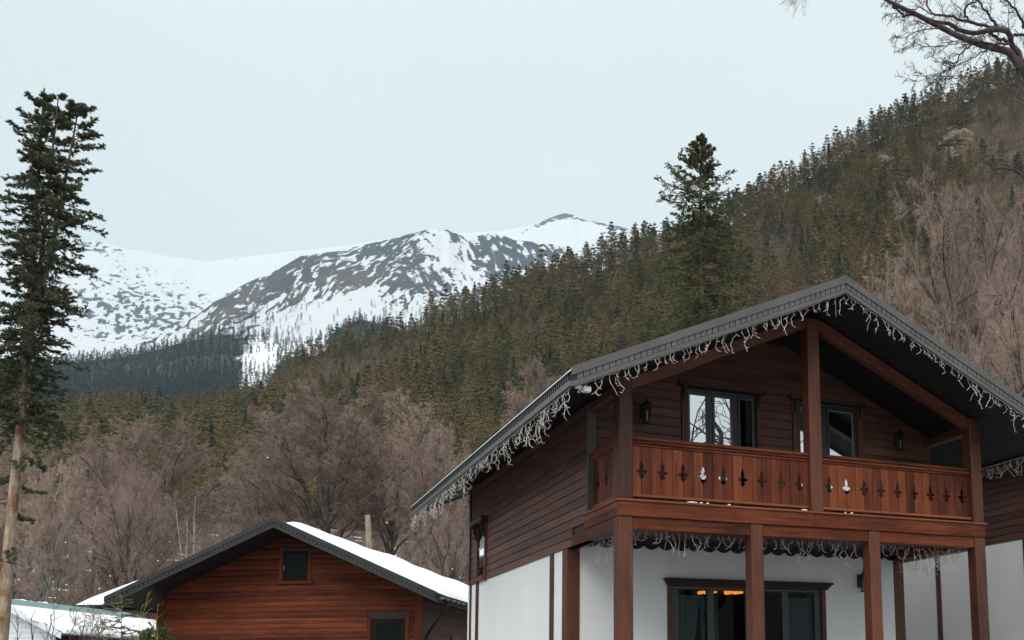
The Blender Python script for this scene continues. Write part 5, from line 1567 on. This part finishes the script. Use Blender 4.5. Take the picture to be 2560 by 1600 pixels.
def plant_bare(u, vtop, r, half_px, var_, rz, label, group="bare broadleaf trees in the valley", lib=None, name="bare_tree"):
    if lib is None and r < 70: lib, var_ = beech_fine, var_ % 2
    tr, cr, h0, w0 = (lib or beech)[var_]
    top = at_r(u, vtop, r); z = float(gz(top[0], top[1]))
    s = (top[2] - z) / h0
    sw_ = half_px * float((top - CAM) @ FWD) / FPX / w0
    sw_ = min(max(sw_, s * .5), s * 1.6)
    return plant_tree(name, tr, cr, (top[0], top[1], z), rz, (sw_, sw_, s), label, "tree", group)
B_ = [(835, 958, 84, 230, 0, .3, "large round-crowned bare tree rising behind the cabin's ridge"),
      (990, 985, 90, 190, 1, 1.9, "bare tree with a full brown crown right behind the cabin's snowy roof"),
      (1085, 1080, 80, 120, 2, 4.0, "lower bare tree crowding the chalet's far roof corner"),
      (650, 1120, 100, 110, 2, 2.2, "slim bare tree left of the large round-crowned one"),
      (385, 1042, 80, 195, 2, 5.1, "broad bare tree above the cabin's left eave"),
      (255, 1082, 90, 140, 1, 3.3, "bare tree right of the tall fir"),
      (60, 1105, 86, 130, 0, .9, "bare tree behind the tall fir's trunk"),
      (330, 1190, 64, 110, 0, 1.2, "small bare tree behind the low snow-roofed house"),
      (1130, 1240, 58, 80, 0, .2, "scrubby bare tree between the cabin and the chalet"),
      (1345, 905, 150, 85, 2, 1.1, "yellowish bare tree above the chalet's left eave"),
      (2372, 448, 60, 235, 0, 2.8, "tall bare tree spreading above the chalet's right roof slope"),
      (2620, 470, 66, 150, 2, 1.5, "bare tree crown running out of the right edge"),
      (2200, 700, 52, 80, 1, 2.0, "small bare tree just right of the chalet's ridge"),
      (2560, 700, 46, 120, 0, 5.0, "low bare tree over the lower right roof slope"),
      (20, 1180, 64, 100, 2, 2.4, "small bare tree at the left edge below the fir")]
for a in B_: plant_bare(*a)
plant_bare(137, 1140, 60, 95, 0, 4.0, "bare tree with a pale grey trunk behind the white house", lib=beech_pale)
plant_bare(365, 1150, 70, 90, 1, .5, "bare tree with pale lichened trunk left of the cabin", lib=beech_pale)
# the tree that the balcony window mirrors: it stands behind the viewer
gx_, gy_ = 13.5, -20.0
tr, cr = bare_tree(61, 17.0, 1.25, 9, 6, 5, 4, 0, full=False, rtwig=.012, trunk_frac=.5, fork=.3, lean=.09, r0=.34)
tr.materials.append(M['bark_dark']); cr.materials.append(M['bark_dark'])
plant_tree("bare_tree", tr, cr, (gx_, gy_, float(gz(gx_, gy_))), 1.0, 1.0, "bare tree mirrored in the balcony window", "tree", "bare broadleaf trees in the valley")

# brush and saplings filling the slope between the bare trees
g = np.random.RandomState(31)
nb2 = 620
bu = g.uniform(-150, 2700, nb2); brr = g.uniform(46, 215, nb2)
BP = at_r(bu, np.full(nb2, 1500.0), brr); BP[:, 2] = gz(BP[:, 0], BP[:, 1]) - .1
okb = ~((bu > 1180) & (brr < 60))
forest("undergrowth", BP[okb], bare_v, g.randint(0, 3, okb.sum()), g.uniform(.16, .42, okb.sum()), g.uniform(0, 6.28, okb.sum()), "leafless brown brush filling the valley floor between the trees")

# tall fir at the left edge
def twin(main):
    a = main.copy()
    i0 = 6
    s2 = main[i0:].copy(); t_ = np.linspace(0, 1, len(s2))
    s2[:, 0] += .5 * t_ ** .6; s2[:, 2] = np.linspace(main[i0, 2], main[-1, 2] * .985, len(s2))
    s3 = main[i0 + 1:].copy(); t_ = np.linspace(0, 1, len(s3))
    s3[:, 0] += .8 * t_ ** .7 + .2; s3[:, 1] += .3 * t_; s3[0] = s2[1]; s3[:, 2] = np.linspace(s2[1, 2], main[-1, 2] * .965, len(s3))
    return [a, s2, s3]
prof_l = lambda h: np.interp(h, [0, .2, .3, .42, .5, .6, .73, .85, .93, 1.0], [.95, .95, .95, 1.0, 1.08, 1.12, 1.02, .88, .62, .15])
r_f = 40.0
pf = at_r(-8, 1733, r_f); zf_ = float(gz(pf[0], pf[1])); topz = float(at_r(55, 208, r_f)[2])
tr, cr = near_fir(5, topz - zf_, .44, 1.6, 300, prof_l, M['needle_fir'], M['bark_fir_low'], ns=20, nss=5, nn=8, nl=.07, nw=.016, tw=.2, trunk_r=.215, trunks=twin, droop=.5, irr=(.45, 1.12),
                  low=(.22, .235, .29, .31, .33, .35, .37, .385, .40, .42, .43, .44, .45, .46))
plant_tree("fir_tree", tr, cr, (pf[0], pf[1], zf_), RZ, 1.0, "tall multi-stemmed dark fir at the left edge", "tree")
# fir behind the chalet
r_m = 50.0
pm = at_r(1772, 1706, r_m); zm = float(gz(pm[0], pm[1])); topz = float(at_r(1767, 336, r_m)[2])
prof_m = lambda h: np.interp(h, [0, .3, .5, .66, .734, .807, .835, .852, .87, .885, .91, .94, .975, 1.0], [1.3, 1.3, 1.25, 1.18, 1.06, .82, .62, .62, .9, .95, .74, .5, .22, .03])
tr, cr = near_fir(9, topz - zm, .22, 2.45, 300, prof_m, M['needle_fir_mid'], M['bark_fir'], ns=20, nss=5, nn=7, nl=.095, nw=.021, tw=.25, trunk_r=.3, droop=.22)
plant_tree("fir_tree", tr, cr, (pm[0], pm[1], zm), RZ, 1.0, "tall pointed green fir rising behind the chalet's left roof slope", "tree")

# big bare tree reaching in from the upper right
DL = 40.0
LIMBS = [([(2655, 900), (2640, 600), (2612, 330), (2575, 200), (2525, 133), (2483, 119), (2428, 103), (2358, 72), (2311, 47), (2275, 28), (2233, 8), (2195, -12), (2140, -40)], .30, .05, 0),
         ([(2560, 168), (2544, 133), (2530, 108), (2525, 86), (2505, 72), (2469, 78), (2428, 82), (2400, 76), (2372, 62), (2333, 55), (2300, 44)], .13, .06, .8),
         ([(2530, 110), (2500, 97), (2466, 80)], .07, .05, .4), ([(2528, 106), (2480, 110), (2440, 104), (2400, 92)], .05, .03, -.6),
         ([(2505, 70), (2497, 68), (2428, 58), (2372, 42), (2330, 36), (2317, 17), (2319, -10)], .07, .03, 1.5),
         ([(2497, 68), (2469, 33), (2444, 5), (2425, -30)], .06, .025, 2.2), ([(2428, 58), (2411, 36), (2414, 19), (2442, 3), (2460, -20)], .05, .025, 1.0),
         ([(2436, 106), (2408, 128), (2386, 158), (2367, 153), (2353, 157)], .035, .016, -.8), ([(2386, 158), (2360, 180), (2333, 205), (2310, 222)], .022, .010, -.9),
         ([(2640, 90), (2590, 86), (2536, 86)], .08, .06, 2.0), ([(2575, 200), (2547, 172), (2511, 136)], .04, .02, -.4), ([(2560, 70), (2552, 40), (2530, 15), (2500, -20)], .06, .03, 1.8),
         ([(2290, 34), (2262, 40), (2242, 24), (2225, 4), (2205, -20)], .05, .03, .5), ([(2350, 70), (2300, 75), (2260, 95), (2230, 92)], .024, .010, -.5), ([(2420, 100), (2350, 118), (2300, 112), (2260, 120)], .022, .009, -.7),
         ([(2480, 118), (2420, 150), (2350, 185), (2290, 190)], .024, .009, -1.2), ([(2600, 300), (2520, 215), (2430, 195), (2340, 190), (2290, 205)], .030, .010, -1.5), ([(2330, 36), (2300, 20), (2260, 25), (2215, 40)], .024, .010, .9),
         ([(2640, 480), (2575, 462), (2545, 428), (2510, 418), (2478, 421)], .09, .03, -2.0), ([(2540, 430), (2535, 405), (2545, 385)], .04, .02, -2.0)]
g = np.random.RandomState(77)
parts, twg = [], []
P1s, R0s, R1s, Ls = [], [], [], []
for pts_, ra, rb, dd_ in LIMBS:
    a = np.array(pts_, float)
    Q = np.stack([dep(a[i, 0], a[i, 1], DL + dd_ + 0.5 * math.sin(i * 1.1 + dd_)) for i in range(len(a))])
    cum = np.concatenate([[0], np.cumsum(np.linalg.norm(np.diff(Q, axis=0), axis=1))])
    Qf = np.stack([np.interp(np.linspace(0, cum[-1], 20), cum, Q[:, k_]) for k_ in range(3)], -1)
    Qf[1:-1] += g.randn(18, 3) * .03
    parts.append(tubes_np(Qf[None], np.array([ra]), np.array([rb]), 8))
    P1s.append(Qf); R0s.append(ra); R1s.append(rb); Ls.append(min(cum[-1], 5.0))
base_ = dep(2655, 900, DL); bz = float(gz(base_[0], base_[1]))
parts.append(tubes_np(np.stack([np.array([base_[0] + .15, base_[1], bz - .6]), np.array([base_[0] + .05, base_[1], (bz + base_[2]) / 2]), base_])[None], np.array([.46]), np.array([.30]), 10))
P1 = np.stack(P1s); R0_, R1_, L0 = np.array(R0s), np.array(R1s), np.array(Ls)
P2, a, b_, L2 = spawn(g, P1, R0_ * .35, R1_ * .5, L0, 11, .12, 1.0, .36, .4, 1.0, -.01, 6, .5, .16)
parts.append(tubes_np(P2, np.maximum(a, .010), np.maximum(b_, .006), 4))
P3, a, b_, L3 = spawn(g, P2, a, b_, L2, 7, .1, 1.0, .55, .4, 1.0, -.02, 5, .6, .18)
twg.append(tubes_np(P3, np.full(len(P3), .008), np.full(len(P3), .005), 3))
P4, a, b_, L4 = spawn(g, P3, a, b_, L3, 4, .1, 1.0, .6, .4, 1.0, -.03, 3, .6, .2)
twg.append(tubes_np(P4, np.full(len(P4), .006), np.full(len(P4), .004), 3))
# drooping twig ends that hang into the top of the frame
hang = []
for (u, v, n_) in ((2020, -40, 4), (1995, -30, 3), (2005, -20, 2)):
    for k_ in range(n_):
        s_ = dep(u + g.randn() * 12, v - 20, DL - 1)
        e2 = dep(u - g.uniform(0, 40), g.uniform(10, 58), DL - 1 + g.randn() * .3)
        hang.append(np.stack([s_ + (e2 - s_) * f + np.array([g.randn(), g.randn(), 0]) * .06 * f for f in np.linspace(0, 1, 6)]))
s_ = dep(2000, -60, DL - 1); 
for k_ in range(5):
    hang.append(np.stack([dep(1990 - 9 * k_ * f - 6 * f, -20 + (10 + 8 * k_ % 3) * f + 20 * f, DL - 1) for f in np.linspace(0, 1, 6)]))
hang = np.stack(hang)
twg.append(tubes_np(hang, np.full(len(hang), .010), np.full(len(hang), .005), 3))
P5, a, b_, L5 = spawn(g, hang, np.full(len(hang), .01), np.full(len(hang), .005), np.full(len(hang), .7), 6, .2, 1.0, .4, .4, 1.0, -.05, 3, .6, .2)
twg.append(tubes_np(P5, np.full(len(P5), .005), np.full(len(P5), .003), 3))
far_l = np.stack([dep(2140 - (2140 - 2005) * f, -40 - 20 * math.sin(f * 3.1), DL) for f in np.linspace(0, 1, 8)])
parts.append(tubes_np(far_l[None], np.array([.05]), np.array([.02]), 6))
v, f = join_np(parts); ltr = mesh_np("trunk", v, f, True); ltr.materials.append(M['bark_dark'])
v, f = join_np(twg); lcr = mesh_np("crown", v, f); lcr.materials.append(M['bark_dark'])
plant_tree("bare_tree", ltr, lcr, (0, 0, 0), 0, 1.0, "big dark-limbed bare tree reaching in from the upper right corner", "tree")

# birch stems behind the cabin's left slope
for k_, (ub, vb, ut, vt, r_, lb) in enumerate(((456, 1408, 443, 1300, .035, "leaning white birch stem, first of three behind the cabin's left roof slope"), (468, 1400, 468, 1310, .024, "thin dull birch stem between two whiter ones"), (485, 1395, 488, 1272, .036, "upright white birch stem, third of three behind the cabin's left roof slope"))):
    a = dep(ub, vb, 46); b_ = dep(ut, vt, 46); zz = float(gz(a[0], a[1]))
    t = tag(empty("birch_tree", (a[0], a[1], zz)), lb, "tree", "thin birch stems behind the cabin")
    o_ = np.array([a[0], a[1], zz]); dirv = (b_ - a)
    n_ = 9
    line = np.stack([a - o_ + dirv * f for f in np.linspace(-(a[2] - zz + .3) / dirv[2], 1.25, n_)])
    line[1:-1] += np.random.RandomState(k_).randn(n_ - 2, 3) * .03
    v, f = tubes_np(line[None], np.array([r_ * 1.3]), np.array([.010]), 7)
    link("trunk", mesh_np("trunk", v, f, True), t, M['birch'])
    g = np.random.RandomState(90 + k_)
    P2, a2, b2, L2 = spawn(g, line[None], np.array([r_]), np.array([.01]), np.array([4.0]), 14, .45, 1.0, .35, .4, .9, .05, 5, .3, .1)
    P3, a3, b3, L3 = spawn(g, P2, a2, b2, L2, 6, .1, 1, .6, .4, .9, .0, 3, .6, .15)
    v, f = join_np([tubes_np(P2, np.full(len(P2), .007), np.full(len(P2), .004), 3), tubes_np(P3, np.full(len(P3), .005), np.full(len(P3), .003), 3)])
    link("crown", mesh_np("crown", v, f), t, M['twig'])

# peeled log post behind the cabin roof
a = dep(925, 1420, 47); b_ = dep(919, 1287, 47); zz = float(gz(a[0], a[1]))
lo = b_ + (a - b_) * ((b_[2] - zz + .4) / (b_[2] - a[2]))
g = np.random.RandomState(4)
ln2 = np.stack([lo + (b_ - lo) * f for f in np.linspace(0, 1, 10)]); ln2[1:-1] += g.randn(8, 3) * .012
o = MB().tube(ln2 - lo, np.linspace(.165, .125, 10) + g.randn(10) * .004, 10).build("log_post", M['log'])
o.location = lo
tag(o, "pale peeled log standing upright behind the cabin's snowy roof", "post")

# ------------------------------------------------------------------ foreground sprigs
def sprig(base_px, top_px, d, r_, name, label, mat, seed, sub, up=.05, cat="shrub"):
    g = np.random.RandomState(seed)
    lines = []
    for (bp, tp) in zip(base_px, top_px):
        a = dep(bp[0], bp[1], d); b_ = dep(tp[0], tp[1], d + g.uniform(-.3, .3))
        n_ = 8
        c = np.stack([a + (b_ - a) * f for f in np.linspace(0, 1, n_)]); c[1:-1] += g.randn(n_ - 2, 3) * .012
        lines.append(c)
    P_ = np.stack(lines); n_ = len(P_)
    ps = [tubes_np(P_, np.full(n_, r_), np.full(n_, r_ * .35), 5)]
    if sub:
        P2, a2, b2, L2 = spawn(g, P_, np.full(n_, r_), np.full(n_, r_ * .4), np.full(n_, .8), sub, .35, 1.0, .35, .4, .9, up, 4, .55, .12)
        ps.append(tubes_np(P2, np.full(len(P2), r_ * .5), np.full(len(P2), r_ * .25), 3))
    v, f = join_np(ps)
    org = P_[0, 0].copy()
    o = link(name, mesh_np(name, v - org, f, True), None, mat); o.location = org
    return tag(o, label, cat)
sprig([(52, 1760), (100, 1740), (98, 1740), (112, 1740), (148, 1740), (160, 1740)], [(46, 1536), (78, 1545), (128, 1535), (136, 1540), (192, 1525), (212, 1562)], 12.0, .009, "bare_shrub", "thin leafless shrub in front of the white house", M['bark_dark'], 3, 7)
# young fir sapling
sa = dep(303, 1800, 11.0); st_ = dep(303, 1500, 11.0)
hs = float(st_[2] - sa[2]); gzs = float(gz(sa[0], sa[1]))
prof_s = lambda h: np.interp(h, [0, .5, .72, .8, .9, 1.0], [1, .95, .8, .55, .3, .05])
tr, cr = near_fir(41, float(st_[2]) - gzs, .3, .26, 20, prof_s, M['needle_sapling'], M['bark_fir'], ns=4, nss=2, nn=9, nl=.026, nw=.006, trunk_r=.012, droop=.0)
plant_tree("fir_sapling", tr, cr, (sa[0], sa[1], gzs), .4, 1.0, "thin young fir sapling in front of the snowy roofs", "sapling")
sa = dep(355, 1900, 13.0); tpz = float(dep(340, 1583, 13.0)[2]); gzs = float(gz(sa[0], sa[1]))
tr, cr = near_fir(44, tpz - gzs, .1, .3, 30, lambda h: np.interp(h, [0, .6, .9, 1], [1, .9, .5, .1]), M['needle_sapling'], M['bark_fir'], ns=8, nss=3, nn=9, nl=.04, nw=.01, trunk_r=.02, droop=.0)
plant_tree("fir_sapling", tr, cr, (sa[0], sa[1], gzs), 2.4, 1.0, "bushy young fir top at the bottom edge beside the cabin", "sapling")
sprig([(330, 1700), (318, 1700), (380, 1700)], [(372, 1478), (356, 1512), (396, 1506)], 13.0, .004, "lichened_shrub", "slender twig with yellow lichen crossing the cabin's left corner", M['lichen'], 8, 5)

# falling snowflakes caught near the viewer
bm = bmesh.new(); bmesh.ops.create_icosphere(bm, subdivisions=1, radius=.0085); fm = bpy.data.meshes.new("snowflake"); bm.to_mesh(fm); bm.free(); fm.materials.append(M['flake'])
for k_, (u, v) in enumerate([(84, 1427), (47, 1449), (166, 1462), (248, 1472), (164, 1356), (170, 1388), (395, 1402), (424, 1354), (275, 1440), (967, 1307), (1131, 1423), (669, 1144)]):
    o = link("snowflake", fm); o.location = dep(u, v, 9.0 + (k_ * 37 % 11) * .4)
    s_ = .7 + (k_ * 13 % 7) * .09; o.scale = (s_, s_, s_ * .8)
    tag(o, "small white snowflake drifting in the air before the trees", "snowflake", "falling snowflakes")

# ------------------------------------------------------------------ air
hz_me = MB().box(-5000, 7500, -700, 7600, -12, 2600).mesh("haze")
m = bpy.data.materials.new("valley_haze"); m.use_nodes = True
n, l = m.node_tree.nodes, m.node_tree.links
n.clear()
o_ = n.new("ShaderNodeOutputMaterial"); pv = n.new("ShaderNodeVolumePrincipled")
pv.inputs['Color'].default_value = (0.66, 0.86, 1.0, 1); pv.inputs['Density'].default_value = 0.000065; pv.inputs['Anisotropy'].default_value = 0.0
l.new(pv.outputs[0], o_.inputs['Volume'])
haze = link("haze", hz_me, None, m)
tag(haze, "thin bluish air over the valley", None, None, "stuff")
